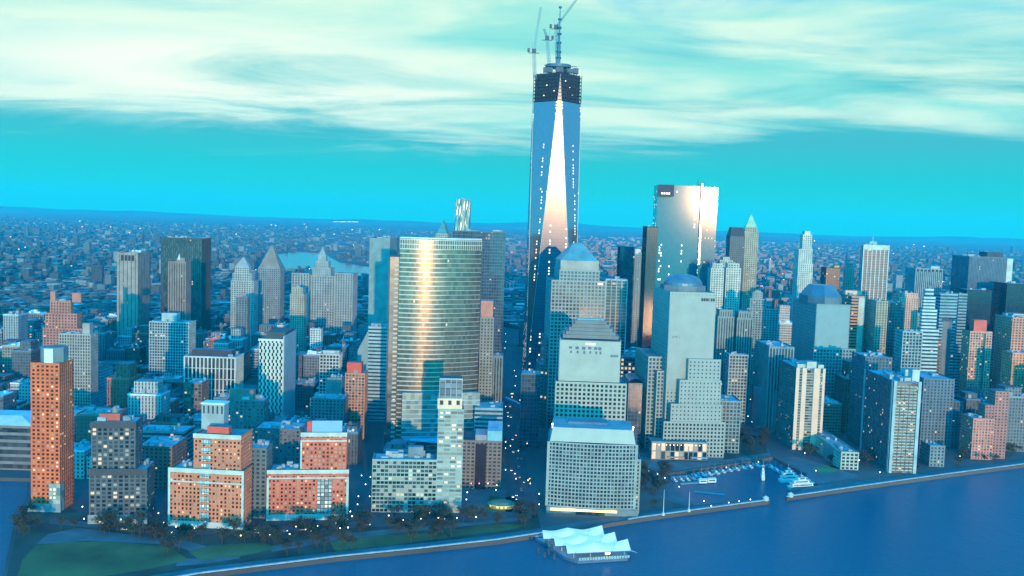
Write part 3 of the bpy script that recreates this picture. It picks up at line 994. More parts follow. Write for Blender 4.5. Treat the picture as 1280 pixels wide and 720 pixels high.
b.shaft(-8, -.82, 8, 15, 0, zs * .86, sides='FL', bay=3.9, fl=4, pw=1.4, bw=1.4)
b.finish(GL_BLUE, GR2, ROOF_PALE, [WIN_MATS[0], WIN_MATS[1]], [.8, .2])
q = MB(); q.box(.6, b.W - .6, -.42, -.29, b.H * .40, b.H - 1.6, 0, bottom=True); q.build('granite_face', GR2, b.root)
cx_, cy_ = b.W / 2 - 1, b.D / 2
rad = min(b.W, b.D) * .47
zd = b.pt(856, 359, 6)[1]
q = MB(); oc = octagon(cx_ - rad, cx_ + rad, cy_ - rad, cy_ + rad); q.prism(oc, z, zd, 0, 1); q.build('octagonal_drum', [plain((.17, .2, .22)), ROOF], b.root)
q = MB(); nd = 24; rings = 7; zap = b.pt(855, 342.5, cy_)[1]
prev = None
for k in range(rings + 1):
    a = k / rings * math.pi / 2
    rr, zz = rad * .93 * max(0, math.cos(a)) ** .8 + .05, zd + (zap - zd) * math.sin(a)
    ring = [(cx_ + rr * math.cos(t * 2 * math.pi / nd), cy_ + rr * math.sin(t * 2 * math.pi / nd), zz) for t in range(nd)]
    if prev:
        for t in range(nd):
            u = (t + 1) % nd
            q.quad([prev[t], prev[u], ring[u], ring[t]])
    prev = ring
q.build('dome', plain((.12, .20, .24), .35, .3, name='dome_metal'), b.root, smooth=True)
q = MB()
for i in range(6):
    q.box(b.W - 15 + i * 2.4, b.W - 15 + i * 2.4 + (1.9 if i != 3 else 1.1), -.62, -.44, b.H - 7.6, b.H - 4.6, 0, bottom=True)
q.build('sign_letters', plain((.03, .05, .07)), b.root)
q = MB()
for i in range(7):
    q.box(4 + i * 1.2, 4.7 + i * 1.2, -.62, -.44, b.H * .72 + (i % 3), b.H * .72 + 1.5 + (i % 2), 0, bottom=True)
q.build('dark_marks', plain((.1, .14, .16)), b.root)

# low lit pavilion at its foot
b = Building('pavilion', 'low glass fronted pavilion with awnings at the foot of the domed tower', 'building', 'L', 815, 553, 574, 884, None, 2, depth=22, vb=574)
b.shaft(0, b.W, 0, b.D, 0, b.H, bay=4.5, fl=b.H / 2, pw=.7, bw=1.0, windows=True)
b.finish(GL_DARK, plain((.30, .33, .32)), ROOF_PALE, WIN_MATS, [.4, .2, .1, .3])
for k in range(2):
    q = MB(); xa = b.W * (.28 + .42 * k); q.prism([(xa, -6), (xa + 17, -6), (xa + 17, -.6), (xa, -.6)], 3.2, 3.5); q.build('awning', plain((.55, .42, .34) if k == 0 else (.6, .66, .66)), b.root)
q = MB()
for i in range(14): q.box(3 + i * b.W / 15, 3.9 + i * b.W / 15, -.9, -.6, b.H - 2.4, b.H - 1.6, 0, bottom=True)
q.build('string_lamp', emit((1, .75, .4), 3), b.root)

# tower with the cut dome
b = Building('office_tower', 'blue grey tower with an eight sided dome cut flat, right of the domed tower', 'tower', 'L', 1021, 381, 530, 1063, 992, 2, depth=60, vb=470)
b.shaft(0, b.W, 0, b.D, 0, b.H, bay=3.9, fl=4.0, pw=2.7, bw=2.5, pd=.25, bd=.22)
xa, zt = b.pt(1017, 436, -4); xb, _ = b.pt(1069, 436, -4)
b.shaft(xa, xb, -4, -.7, 0, zt, bay=3.9, fl=4.0, pw=1.5, bw=1.5)
xc, zc = b.pt(1076, 455, 4)
b.shaft(b.W + .6, xc, 4, b.D, 0, zc, sides='FR', bay=3.9, fl=4.0, pw=1.5, bw=1.5)
b.finish(GL_BLUE, plain((.22, .30, .30), .7, var=.1), ROOF)
q = MB(); q.box(1, b.W - 1, -.4, -.28, b.H * .55, b.H - 1, 0, bottom=True); q.build('granite_face', plain((.20, .33, .34), .6, var=.06), b.root)
z = b.H; zz = b.pt(1030, 372, 2)[1]; za = b.pt(1027, 356, b.D / 2)[1]
cy_ = b.D / 2
q = MB(); q.prism(octagon(-2, b.W - 1, 2, b.D - 2), z, zz, 0, 1); q.build('octagonal_drum', [plain((.14, .2, .23)), ROOF], b.root)
q = MB(); oc = octagon(-1, b.W - 2, 3, b.D - 3); m1 = [(b.W / 2 + (x - b.W / 2) * .8, cy_ + (y - cy_) * .8) for x, y in oc]; m2 = [(b.W / 2 + (x - b.W / 2) * .62, cy_ + (y - cy_) * .62) for x, y in oc]
q.prism(oc, zz, zz + (za - zz) * .55, pts2=m1, cap=False); q.prism(m1, zz + (za - zz) * .55, za, pts2=m2); q.build('dome', plain((.10, .20, .25), .4, .2), b.root)

# curved glass bank tower with the sunset stripe
b = Building('office_tower', 'wide curved glass tower banded in cream with a fiery sunset stripe', 'tower', 'L', 500, 299, 578, 607, None, 10, depth=38, vb=560)
W0, Ht = b.W, b.H
n = 36; Rr = W0 * 1.35
def arc(t):
    a = (t - .36) * W0 / Rr
    return (W0 * .36 + Rr * math.sin(a), Rr * (1 - math.cos(a)))
P = [arc(i / n) for i in range(n + 1)]
fl = 4.35; nf = int(Ht / fl); fl = Ht / nf
q = MB()
for i in range(n):
    A, Bq = P[i], P[i + 1]
    q.quad([(*A, 0), (*Bq, 0), (*Bq, Ht), (*A, Ht)], 0, [(i, 0), (i + 1, 0), (i + 1, nf), (i, nf)])
q.quad([(*P[-1], 0), (W0 * .97, 50, 0), (W0 * .97, 50, Ht), (*P[-1], Ht)], 0, [(40, 0), (50, 0), (50, nf), (40, nf)])
q.quad([(P[0][0], 50, 0), (*P[0], 0), (*P[0], Ht), (P[0][0], 50, Ht)], 0, [(60, 0), (70, 0), (70, nf), (60, nf)])
q.quad([(W0 * .97, 50, 0), (P[0][0], 50, 0), (P[0][0], 50, Ht), (W0 * .97, 50, Ht)], 0)
q.quad([(*p, Ht) for p in P] + [(W0 * .97, 50, Ht), (P[0][0], 50, Ht)], 1)
q.build('curved_glass', [glazing((.09, .085, .075), (.20, .16, .12), .004, .22, .45), ROOF_PALE], b.root)
q = MB()
for k in range(1, nf + 1):
    z0 = k * fl - 1.05; z1 = k * fl + .3
    if k >= nf - 1: z0, z1 = k * fl - .5, k * fl + .3
    for i in range(n):
        A, Bq = P[i], P[i + 1]
        if k < nf - 1: z0 = z1 - 1.05 * (1 if i < n * .42 else max(.38, 1 - (i - n * .42) / (n * .25)))
        o1, o2 = (A[0], A[1] - .55), (Bq[0], Bq[1] - .55)
        q.quad([(*o1, z0), (*o2, z0), (*o2, z1), (*o1, z1)]); q.quad([(*o1, z1), (*o2, z1), (*Bq, z1), (*A, z1)]); q.quad([(*A, z0), (*Bq, z0), (*o2, z0), (*o1, z0)])
q.build('facade_band', plain((.56, .50, .44), .34, .1, var=.05, name='cream_metal'), b.root)
q = MB()
for i in range(0, n + 1):
    q.box(P[i][0] - .16, P[i][0] + .16, P[i][1] - .75, P[i][1] - .56, Ht - 9, Ht + 1, 0, bottom=True)
for i in range(n):
    A, Bq = P[i], P[i + 1]
    q.prism([(A[0], A[1] - 1.6), (Bq[0], Bq[1] - 1.6), (Bq[0], Bq[1] + 3), (A[0], A[1] + 3)], Ht + 1, Ht + 2.2)
q.build('crown', plain((.66, .70, .66), .5), b.root)
o, e = part_box(b, 'side_slab', 488, 499, 321, 0, glazing((.02, .035, .05), (.10, .14, .16), .01, .2), 10, 44, ROOF, 4, 4.3)
q = MB()
for k in range(int(e[4] / fl)):
    q.box((e[0] + e[1]) / 2, e[1] - .1, 9.6, 9.96, k * fl, k * fl + 1.7, 0, bottom=True)
q.build('side_band', plain((.5, .5, .44), .5), b.root)
xa, zt = b.pt(503, 491, -8); xb, _ = b.pt(600, 491, -8)
q = MB(); q.box(xa, xb, -8, -.9, 0, zt, 0, 1, 4, 4.4)
for k in range(1, int(zt / 4.4)):
    q.box(xa - .3, xb + .3, -8.5, -8.02, k * 4.4 - .4, k * 4.4 + .5, 2, bottom=True)
q.build('podium', [glazing((.05, .12, .15), (.2, .34, .36), .02, .25, .3), ROOF_PALE, plain((.36, .46, .46), .5)], b.root)
q = MB()
xa, z0 = b.pt(504, 548, -20); xb, _ = b.pt(548, 548, -20)
q.prism([(xa, -11), (xb, -24), (xb + 4, -24), (xb + 4, -8.8), (xa, -8.8)], z0 - 4, z0 - 2.6); q.build('canopy', plain((.14, .55, .78), .3, var=.05, name='canopy_glass'), b.root)
q = MB()
for x in (xa + 6, xb - 12, xb): q.tube((x, -13, 0), (x, -13, z0 - 4), .5)
q.build('canopy_post', STEEL, b.root)

# the great tapering glass tower
Yc = on_ground(683, 500).y + 31
cb = at_depth(683, 500, Yc); cb.z = LAND
r1 = R(3.2)
t = tag(empty('skyscraper', cb, r1), 'tallest tower, tapering triangles of mirror glass under an unfinished dark top', 'skyscraper')
HEROES.append((cb.x - 36, cb.x + 36, Yc - 36, Yc + 36, 648, 724, 470, Yc))
hs = 31.5; ZT = at_depth(697, 96, Yc).z - LAND
ZB = 30
base = [(-hs, -hs), (hs, -hs), (hs, hs), (-hs, hs)]
topv = [(0, -hs), (hs, 0), (0, hs), (-hs, 0)]
Hh = ZT - ZB
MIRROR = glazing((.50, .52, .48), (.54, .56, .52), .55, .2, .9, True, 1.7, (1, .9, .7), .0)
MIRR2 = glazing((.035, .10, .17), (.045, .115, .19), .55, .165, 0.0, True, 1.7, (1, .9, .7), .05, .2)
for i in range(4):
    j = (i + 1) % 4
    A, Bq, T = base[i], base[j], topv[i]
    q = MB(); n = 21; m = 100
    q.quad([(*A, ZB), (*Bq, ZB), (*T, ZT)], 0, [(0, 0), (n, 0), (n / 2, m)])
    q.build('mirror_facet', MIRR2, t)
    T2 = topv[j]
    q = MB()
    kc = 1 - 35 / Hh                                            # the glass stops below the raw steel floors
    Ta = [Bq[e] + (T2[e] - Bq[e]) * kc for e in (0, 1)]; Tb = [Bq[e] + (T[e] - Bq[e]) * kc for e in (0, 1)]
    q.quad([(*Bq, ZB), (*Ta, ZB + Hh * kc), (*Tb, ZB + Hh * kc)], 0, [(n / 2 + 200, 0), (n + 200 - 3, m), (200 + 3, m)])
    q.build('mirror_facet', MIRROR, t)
q = MB(); q.box(-hs, hs, -hs, hs, 0, ZB - .05, 0, None, 4, 4.4); q.build('base_storeys', glazing((.03, .05, .07), (.1, .14, .17), .02, .25, .3), t)
q = MB()
for i in range(4):
    j = (i + 1) % 4
    for a, c in ((base[i], topv[i]), (base[j], topv[i])):
        q.tube((*a, ZB), (*c, ZT), .45, .45, 4)
q.build('corner_edge', plain((.30, .32, .33), .5, .3), t)
# raw steel upper floors: slabs and columns wrapped round the core
q = MB()
for k in range(8):
    z = ZT - 34 + k * 4.6
    tt = min(1, (z - ZB) / Hh); oc = []
    for i in range(4):
        for c in (base[i], base[(i + 1) % 4]):
            oc.append(tuple((c[m_] * (1 - tt) + topv[i][m_] * tt) * 1.012 for m_ in (0, 1)))
    q.prism(oc, z, z + .9); q.quad([(*p, z) for p in oc[::-1]])
    for i in range(8):
        a, c = oc[i], oc[(i + 1) % 8]
        nn = max(1, int(math.dist(a, c) / 5))
        for m_ in range(nn):
            x, y = a[0] + (c[0] - a[0]) * m_ / nn, a[1] + (c[1] - a[1]) * m_ / nn
            q.box(x * .99 - .3, x * .99 + .3, y * .99 - .3, y * .99 + .3, z + .9, z + 4.6)
q.prism([(p[0] * .93, p[1] * .93) for p in oc], ZT - 37, ZT + 2, 0)
q.build('steel_floors', plain((.02, .03, .045), .8, .1, name='raw_steel'), t)
for x, z in ((-20, -14), (-9, -22), (17, -16), (22, -25), (-24, -27), (9, -9)):
    q = MB(); q.box(x * .8, x * .8 + .8, -(32.2 - abs(x * .8)) - .2, -(32.2 - abs(x * .8)), ZT + z, ZT + z + .9, 0, bottom=True); q.build('work_lamp', emit((1, .85, .5), 5), t)
q = MB()
for (x, y, w, h) in ((-20, -12, 12, 6), (-4, -16, 9, 9), (10, -14, 10, 5), (20, -8, 6, 7), (2, 5, 14, 10)):
    q.box(x, x + w, y, y + 8, ZT + 4, ZT + 4 + h, 0)
for x in (-16, -8, 0, 8, 16):
    q.tube((x, -20, ZT + 2), (x + 6, -20, ZT + 11), .3, .3, 4); q.tube((x + 6, -20, ZT + 2), (x, -20, ZT + 11), .3, .3, 4)
q.box(-20, 22, -20.4, -19.6, ZT + 10.6, ZT + 11.4, 0, bottom=True)
q.build('roof_steelwork', plain((.05, .10, .15), .6, .3), t)
q = MB(); q.tube((0, 0, ZT + 12), (0, 0, ZT + 15), 17, 17, 20); q.build('ring_platform', plain((.06, .12, .17), .5), t)
# spire
q = MB(); ztop = at_depth(695, 8, Yc).z - LAND
z = ZT + 15; segs = [(.0, 4.6), (.22, 4.2), (.38, 3.4), (.40, 2.2), (.6, 1.7), (.78, 1.2), (1.0, .6)]
for (a, ra), (c, rc) in zip(segs, segs[1:]):
    q.tube((0, 0, z + a * (ztop - z)), (0, 0, z + c * (ztop - z)), ra * .62, rc * .62, 8)
q.build('spire', plain((.05, .16, .24), .5, .4), t)
for a in (.12, .22, .38, .53, .64, .78, .985):
    zz = z + a * (ztop - z); rr = 4.2 - 1.9 * a
    q = MB(); q.tube((0, 0, zz - 1), (0, 0, zz + 1.2), rr * .8, rr, 10); q.build('spire_ring', plain((.04, .12, .2), .5, .4), t)


def lattice(mb, p, q, w, n):
    p, q = Vector(p), Vector(q)
    d = (q - p).normalized(); a = d.orthogonal().normalized() * w; c = d.cross(a).normalized() * w
    cor = [a + c, a - c, -a - c, -a + c]
    for k in cor: mb.tube(p + k, q + k, w * .22, None, 4)
    for i in range(n):
        s0, s1 = p.lerp(q, i / n), p.lerp(q, (i + 1) / n)
        for j in range(4):
            mb.tube(s0 + cor[j], s1 + cor[(j + 1) % 4], w * .13, None, 4)


CR_M = plain((.06, .22, .30), .5, .3, name='crane_steel')


def crane(base_px, cab_px, jib_px, label, dy, counter):
    Y = Yc + dy
    bp, cp_, jp = at_depth(*base_px, Y), at_depth(*cab_px, Y), at_depth(*jib_px, Y)
    o = tag(empty('tower_crane', bp), label, 'crane', 'cranes on the unfinished tower')
    L = lambda v: v - bp
    q = MB(); lattice(q, (0, 0, 0), L(cp_), 1.5, 12); q.build('mast', CR_M, o)
    q = MB(); lattice(q, L(cp_), L(jp), 1.0, 16); q.build('jib', CR_M, o)
    c = L(cp_)
    q = MB(); q.box(c.x - 2.6, c.x + 2.6, -2.4, 2.4, c.z - 2, c.z + 3, 0, bottom=True); q.box(c.x - counter * 7 - 1.5, c.x - counter * 7 + 1.5, -2, 2, c.z - 1, c.z + 3.4, 0, bottom=True); q.box(c.x - 7, c.x + 7, -1, 1, c.z - 2.6, c.z - 2.05, 0, bottom=True)
    q.build('cab', plain((.03, .05, .09), .6), o)
    q = MB(); q.tube(c + Vector((-counter * 2, 0, 2)), c + Vector((-counter * 3, 0, 12)), .5, .4, 4); q.tube(c + Vector((-counter * 3, 0, 12)), L(cp_).lerp(L(jp), .8), .15, .15, 4); q.build('back_mast', CR_M, o)


crane((668.5, 98), (667.5, 64), (676, 9), 'tall tower crane with its jib raised steeply, leftmost on the unfinished tower', -18, 1)
crane((687, 88), (684, 48), (680, 36), 'short crane with a stubby jib between the tall crane and the spire', 6, -1)
crane((697, 88), (695, 34), (723, -4), 'crane with a long jib reaching out of the picture right of the spire', 12, 1)

def mirror_yaw(px, py, Y):
    v = CP - at_depth(px, py, Y); a = math.atan2(v.x, -v.y)
    return math.degrees((a + SUN_AZ) / 2)


# mirror tower catching the sun
b = Building('office_tower', 'mirror glass tower flaring with the setting sun, right of the tallest tower', 'tower', 'L', 823, 231, 470, 877, None, mirror_yaw(900, 244, 1450), depth=48, vb=345)
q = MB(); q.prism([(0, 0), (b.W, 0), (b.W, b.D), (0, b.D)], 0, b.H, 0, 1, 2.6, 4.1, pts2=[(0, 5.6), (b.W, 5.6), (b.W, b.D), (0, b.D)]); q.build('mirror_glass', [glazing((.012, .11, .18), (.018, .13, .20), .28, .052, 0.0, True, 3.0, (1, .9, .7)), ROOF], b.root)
xa = b.pt(897, 240, 16)[0]
q = MB(); q.prism([(b.W + 2.6, 10), (xa, 10), (xa, b.D), (b.W + 2.6, b.D)], 0, b.H - 1, 0, 1, 2.6, 4.1, pts2=[(b.W + 2.6, 15.4), (xa, 15.4), (xa, b.D), (b.W + 2.6, b.D)]); q.build('mirror_wing', [glazing((.04, .10, .16), (.05, .12, .18), .03, .055, 0.0), ROOF], b.root)
q = MB(); q.box(b.W + .1, b.W + 2.5, -1, b.D, 0, b.H + 4, 0); q.build('edge_fin', plain((.75, .7, .62), .3, .7), b.root)
q = MB(); q.box(-.4, 24, -.7, -.1, b.H - 17, b.H + .6, 0, bottom=True)
for i in range(6): q.box(-.4 + i * 4, i * 4, -1.4, -.72, b.H - 18, b.H + 1, 0, bottom=True)
for i in range(4): q.box(-.5, 24.2, -1.2, -.9, b.H - 16 + i * 5, b.H - 15.2 + i * 5, 0, bottom=True)
q.build('open_floors', plain((.05, .05, .09), .7), b.root)
q = MB()
for i in range(4): q.box(5 + i * 3.6, 7 + i * 3.6, -1.7, -1.45, b.H - 14, b.H - 11.5, 0, bottom=True)
q.build('work_lamp', emit((1, .85, .6), 3), b.root)
q = MB()
for k in range(60): q.box(b.W + .5, b.W + 2.1, -1.25, -1.02, 6 + k * 4.6, 8 + k * 4.6, 0, bottom=True)
q.build('fin_window', plain((.45, .18, .12), .4, .4), b.root)
q = MB(); q.tube((b.W - 4, 10, b.H), (b.W - 4, 10, b.H + 10), .4); q.tube((b.W + 6, 14, b.H), (b.W + 6, 14, b.H + 6), .4); q.build('mast', STEEL, b.root)
NAVY = glazing((.008, .011, .024), (.02, .026, .045), 0, .08)
# ================================================================= the second ranks, left half (front right corner in view)
T = tower
T('office_tower', 'beige grid tower with lit windows just behind the slender orange tower', 'tower', 'R', 113, 419, 527, 74, 123, 'grid', (.40, .33, .29), None, 0, vb=520, over=dict(bay=2.9, fl=3.4, pw=1.3), pent=[(103, 112, 404)])
T('stone_tower', 'reddish stepped masonry tower with twin corner turrets behind the beige grid tower', 'tower', 'R', 102, 412, 500, 54, 112, 'punch', (.34, .17, .13), None, 0, vb=435, tiers=[(57, 96, 392), (63, 88, 377)], pent=[(63, 69, 364), (90, 101, 366)])
b = T('office_tower', 'smooth brown slab with dark slots at its top and white rooftop spheres', 'tower', 'R', 172, 317, 440, 147, 188, 'piers', (.36, .28, .24), GL_DARK, 0, vb=415, over=dict(bay=7, pw=5.6), n=2)
for i in range(3):
    q = MB(); r_ = 2.6
    c = Vector((b.W * .75 + i * 4 - 2, 8 + i * 3, b.H + 3))
    for k in range(6):
        a0, a1 = -math.pi / 2 + k * math.pi / 6, -math.pi / 2 + (k + 1) * math.pi / 6
        q.tube(c + Vector((0, 0, r_ * math.sin(a0))), c + Vector((0, 0, r_ * math.sin(a1))), max(.05, r_ * math.cos(a0)), max(.05, r_ * math.cos(a1)), 12)
    q.build('radar_dome', WHITE, b.root, True)
q = MB()
for i in range(4): q.box(b.W * (.18 + .18 * i), b.W * (.30 + .18 * i), -.95, -.85, b.H - 12, b.H - 3, 0, bottom=True)
q.build('louvre', plain((.02, .025, .04)), b.root)
T('office_tower', 'broad near black office slab behind the brown capped tower', 'tower', 'R', 252, 299, 445, 202, 264, 'piers', (.06, .065, .075), GL_DARK, 0, vb=405, over=dict(bay=3.2, pw=.9), n=8)
b = T('office_tower', 'narrow brown tower with a small pale cap in front of the black slab', 'tower', 'R', 232, 328, 465, 211, 239, 'piers', (.30, .20, .17), None, 0, vb=403, over=dict(bay=3.2, pw=2.2), n=2, pent=[(221, 231, 322)])
q = MB(); q.tube((b.W * .5, 8, b.H + 3), (b.W * .5, 8, b.H + 12), 2.5, .2, 8); q.build('cap', plain((.6, .6, .58)), b.root)
T('office_block', 'wide pale turquoise office block with square windows and a roof box', 'building', 'R', 236, 404, 475, 187, None, 'grid', (.42, .50, .48), GL_BLUE, 0, 30, vb=436, pent=[(202, 221, 391)])
b = T('courthouse_tower', 'stepped stone tower with a pointed lantern, left of the tower with the brown pyramid roof', 'tower', 'R', 317, 352, 450, 289, 323, 'punch', STONE, None, 0, vb=415, tiers=[(291, 314, 342), (294, 311, 334)], n=1)
pyramid(b, 'lantern_roof', b.top[0], b.top[1], b.top[2], b.top[3], b.top[4] + 1.2, b.pt(302, 322, b.top[2])[1], plain((.36, .36, .33)), .1)
b = T('courthouse_tower', 'grey stone tower with a steep brown pyramid roof near the bright strait', 'tower', 'R', 350, 336, 440, 323, 356, 'punch', GREYSTONE, None, 0, vb=410, n=0)
pyramid(b, 'pyramid_roof', .5, b.W - .5, .5, b.D - .5, b.H + 1.1, b.pt(337, 307, b.D / 2)[1], plain((.30, .22, .17), .6), .1)
# municipal tower: two wings, centre block, stepped lantern
b = Building('municipal_tower', 'broad stone civic tower with two wings and a tall stepped spire', 'tower', 'R', 441, 342, 440, 365, None, -3, 40, vb=405)
st = dict(bay=4.5, fl=4.5, pw=2.8, bw=1.6)
for a_, c_, y in ((365, 386, 342), (419, 441, 342)):
    xa, zt = b.pt(a_, y); xb, _ = b.pt(c_, y); b.shaft(xa, xb, 0, b.D, 0, zt, **st)
xa, zt = b.pt(386.4, 345, 8); xb, _ = b.pt(418.6, 345, 8); b.shaft(xa, xb, 8, b.D, 0, zt, sides='F', **st)
prev = zt
for a_, c_, y, yy in ((391, 413, 335, 10), (395, 410, 327, 13), (398, 407, 319, 16)):
    xa, zt = b.pt(a_, y, yy); xb, _ = b.pt(c_, y, yy); b.shaft(xa, xb, yy, yy + (xb - xa), prev, zt, **{**st, 'bay': 3.4}); prev = zt
b.finish(GL_DARK, plain((.36, .38, .37), .85), ROOF_PALE)
pyramid(b, 'spire', xa + .5, xb - .5, yy + .5, yy + (xb - xa) - .5, prev + 1.1, b.pt(402, 309, yy + 5)[1], plain((.30, .33, .31)), .06)
T('apartment_tower', 'slender beige stepped tower in front of the civic tower with the spire', 'tower', 'R', 380, 369, 460, 363, 384, 'punch', STONE_WARM, None, 0, vb=424, tiers=[(366, 378, 360)], n=2)
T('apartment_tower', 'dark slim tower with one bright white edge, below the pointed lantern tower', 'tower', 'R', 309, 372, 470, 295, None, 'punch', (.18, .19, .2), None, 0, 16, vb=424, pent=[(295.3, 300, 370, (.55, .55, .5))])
T('office_tower', 'tall blank grey slab with vertical seams left of the curved banded tower', 'tower', 'R', 487, 299, 480, 463, 499, 'piers', (.22, .30, .30), None, 0, vb=400, over=dict(bay=7.5, pw=6.6), n=4)
b = T('office_tower', 'pale banded office tower with a slanted lower wing, left of the curved tower', 'tower', 'R', 487, 410, 527, 461, None, 'bands', (.40, .50, .50), GL_BLUE, 0, 34, vb=520, over=dict(fl=4.2, bw=2.3), n=5)
xa, z0 = b.pt(447, 440, 4)
q = MB(); q.quad([(xa, 4, 0), (-.6, 4, 0), (-.6, 4, b.H - 3), (xa, 4, z0 + 2)]); q.quad([(xa, 4, z0 + 2), (-.6, 4, b.H - 3), (-.6, 30, b.H - 3), (xa, 30, z0 + 2)], 1); q.quad([(xa, 30, 0), (xa, 4, 0), (xa, 4, z0 + 2), (xa, 30, z0 + 2)])
q.build('slanted_wing', [plain((.12, .26, .32), .5), plain((.16, .34, .4), .5)], b.root)
part_box(b, 'penthouse', 464, 486, 404, b.H - .2, plain((.3, .36, .36)), 8, 26, ROOF)
b = T('apartment_tower', 'narrow brick tower with a red mechanical cap beside the pale banded tower', 'tower', 'R', 456, 468, 549, 432, 460, 'punch', (.40, .25, .18), GL_HOME, 0, vb=545, over=dict(bay=3.2, fl=3.1, pw=1.2, bw=1.0), n=1)
part_box(b, 'red_cap', 434, 452, 453, b.H - .2, plain((.52, .10, .07)), 2, 14, ROOF)
# white tower with staggered diamond windows
b = Building('apartment_tower', 'white tower with staggered dark slot windows and a blank slanted right side', 'tower', 'R', 354, 425, 532, 324, 368, 0, vb=530)
b.core.box(0, b.W, 0, b.D, 0, b.H, 0, 1)
WT = plain((.66, .66, .58), .7, var=.07, name='white_concrete')
b.finish(WT, None, ROOF, body='concrete_body')
nc = 6; nr = 26; cw = b.W / nc; rh = b.H / nr
pool = []
for k in range(nr):
    for i in range(nc):
        pool.append((cw * (i + (.35 if k % 2 else .65)), rh * (k + .5)))
pool.sort(key=lambda p: -p[1])
src = None; rest = MB()
for i, (x, z) in enumerate(pool):
    if i < 100:
        if src is None:
            q = MB(); q.prism([(-cw * .2, -.12), (cw * .2, -.12), (cw * .2, .3), (-cw * .2, .3)], -rh * .47, rh * .47); src = o = q.build('window', WIN_MATS[0], b.root)
        else: o = src.copy(); COL.objects.link(o)
        o.location = (x, 0, z)
    else:
        rest.box(x - cw * .2, x + cw * .2, -.12, .3, z - rh * .47, z + rh * .47, 0, bottom=True)
rest.build('window', WIN_MATS[0], b.root)['kind'] = 'stuff'
q = MB(); q.prism([(b.W + .05, .1), (b.W + 1.2, .1), (b.W + 1.2, b.D + 4), (b.W + .05, b.D + 4)], 0, b.H + 4); q.build('blank_wall', plain((.48, .50, .48), .8, var=.1), b.root)
q = MB(); q.box(-1, b.W, -.4, -.13, b.H - 1.6, b.H + .8, 0, bottom=True); q.build('parapet', WT, b.root)
q = MB(); q.prism([(b.W * .2, 10), (b.W, 10), (b.W, b.D), (b.W * .2, b.D)], b.H, b.H + 7); q.build('penthouse', plain((.05, .08, .08)), b.root)
T('office_block', 'white ribbed office block with tall black window strips', 'building', 'R', 294, 448, 528, 231, None, 'ribs', (.66, .60, .54), GL_DARK, 0, 34, vb=500, over=dict(bay=4.2, pw=1.3, fl=12.5, bw=.7, bd=.5), pent=[(240, 290, 437, (.03, .04, .05))], n=4)
T('apartment_block', 'dark brick block in front of the lower left of the white ribbed block', 'building', 'R', 252, 480, 545, 230, 262, 'punch', (.24, .13, .10), GL_HOME, 0, vb=528, over=dict(bay=3.6, fl=3.6, pw=1.1, bw=1.0))
T('apartment_block', 'dark blue grey block topped by a broad brown box', 'building', 'R', 330, 502, 575, 284, 336, 'punch', (.15, .18, .19), GL_HOME, 0, vb=570, pent=[(286, 317, 487, (.30, .19, .15))])
T('apartment_block', 'low slate block with rooftop clutter between the pink and red brick blocks', 'building', 'R', 333, 562, 648, 306, 341, 'punch', (.15, .17, .18), None, 0, vb=625, n=8)
T('apartment_block', 'brown block behind the red brick stepped block, at the roots of the white tower', 'building', 'R', 375, 538, 600, 318, 384, 'punch', (.16, .15, .16), GL_HOME, 0, vb=590, n=9)
T('office_block', 'white grid block low in the middle of the rooftops left of the red capped tower', 'building', 'R', 424, 444, 520, 400, 428, 'grid', PALE, None, 0, vb=468, pent=[(404, 424, 438)])
T('office_block', 'plain teal block right below the white grid block', 'building', 'R', 427, 474, 540, 409, 431, 'punch', (.18, .26, .27), None, 0, vb=497, over=dict(pw=3, bw=2.6))
T('office_block', 'bright small white block above the rooftops by the civic tower', 'building', 'R', 401, 412, 480, 388, None, 'punch', PALE, None, 0, 16, vb=425, n=2)
T('warehouse', 'long low brick warehouse with a green roof left of the red capped tower', 'building', 'R', 430, 500, 556, 388, None, 'punch', (.16, .18, .2), None, 0, 30, vb=540, n=10)
T('warehouse', 'broad low brown block on the dark ground right of the toothed block', 'building', 'R', 215, 560, 612, 170, 234, 'punch', (.22, .14, .11), None, 0, vb=600, n=9)
T('warehouse', 'low long building with a pale roof edge behind the toothed block', 'building', 'R', 230, 541, 585, 170, None, 'bands', (.24, .28, .29), None, 0, 28, vb=560, n=9)
b = T('pier_shed', 'long low pier shed with a pale roof at the left edge by the inlet', 'shed', 'R', 40, 534, 588, -40, None, 'bands', (.22, .20, .19), None, 0, 40, vb=590, over=dict(fl=6, bw=2.6), n=0)
pyramid(b, 'roof', -1, b.W + 1, -1.5, b.D + 1, b.H + 1.25, b.H + 8, plain((.46, .56, .58), .6), .5)
# middle
b = T('art_deco_tower', 'brown art deco tower with a pink crown between the curved tower and the street', 'tower', 'R', 617, 398, 560, 601, 622, 'punch', (.33, .29, .27), None, 0, vb=480, n=0, over=dict(bay=3.0, pw=1.7))
part_box(b, 'crown', 601.5, 616.5, 376, b.H - .2, plain((.42, .25, .22)), 3, 16)
b = T('art_deco_tower', 'grey masonry block with vertical piers at the foot of the pink crowned tower', 'tower', 'R', 628, 446, 556, 597, None, 'piers', (.22, .24, .25), None, 0, 24, vb=505, over=dict(bay=2.8, pw=1.5), n=4)
T('office_tower', 'dark blue glass slab half hidden behind the curved banded tower', 'tower', 'R', 632, 291, 505, 566, None, 'glass', (.10, .14, .18), GL_BLUE, 0, 40, vb=430, over=dict(bay=3.2, pw=.4, bw=.9), n=3)
b = Building('rippled_tower', 'steel tower with rippling folds catching orange light above the curved tower', 'tower', 'R', 588, 250, 450, 569, 596, 0, vb=300)
q = MB(); n = 16; m = 30
def rip(i, k):
    x = b.W * i / n
    return (x, -.2 + 1.1 * math.sin(i * 1.9 + 2.2 * math.sin(k * .33)) + .8 * math.sin(i * .9 - k * .21), b.H * k / m)
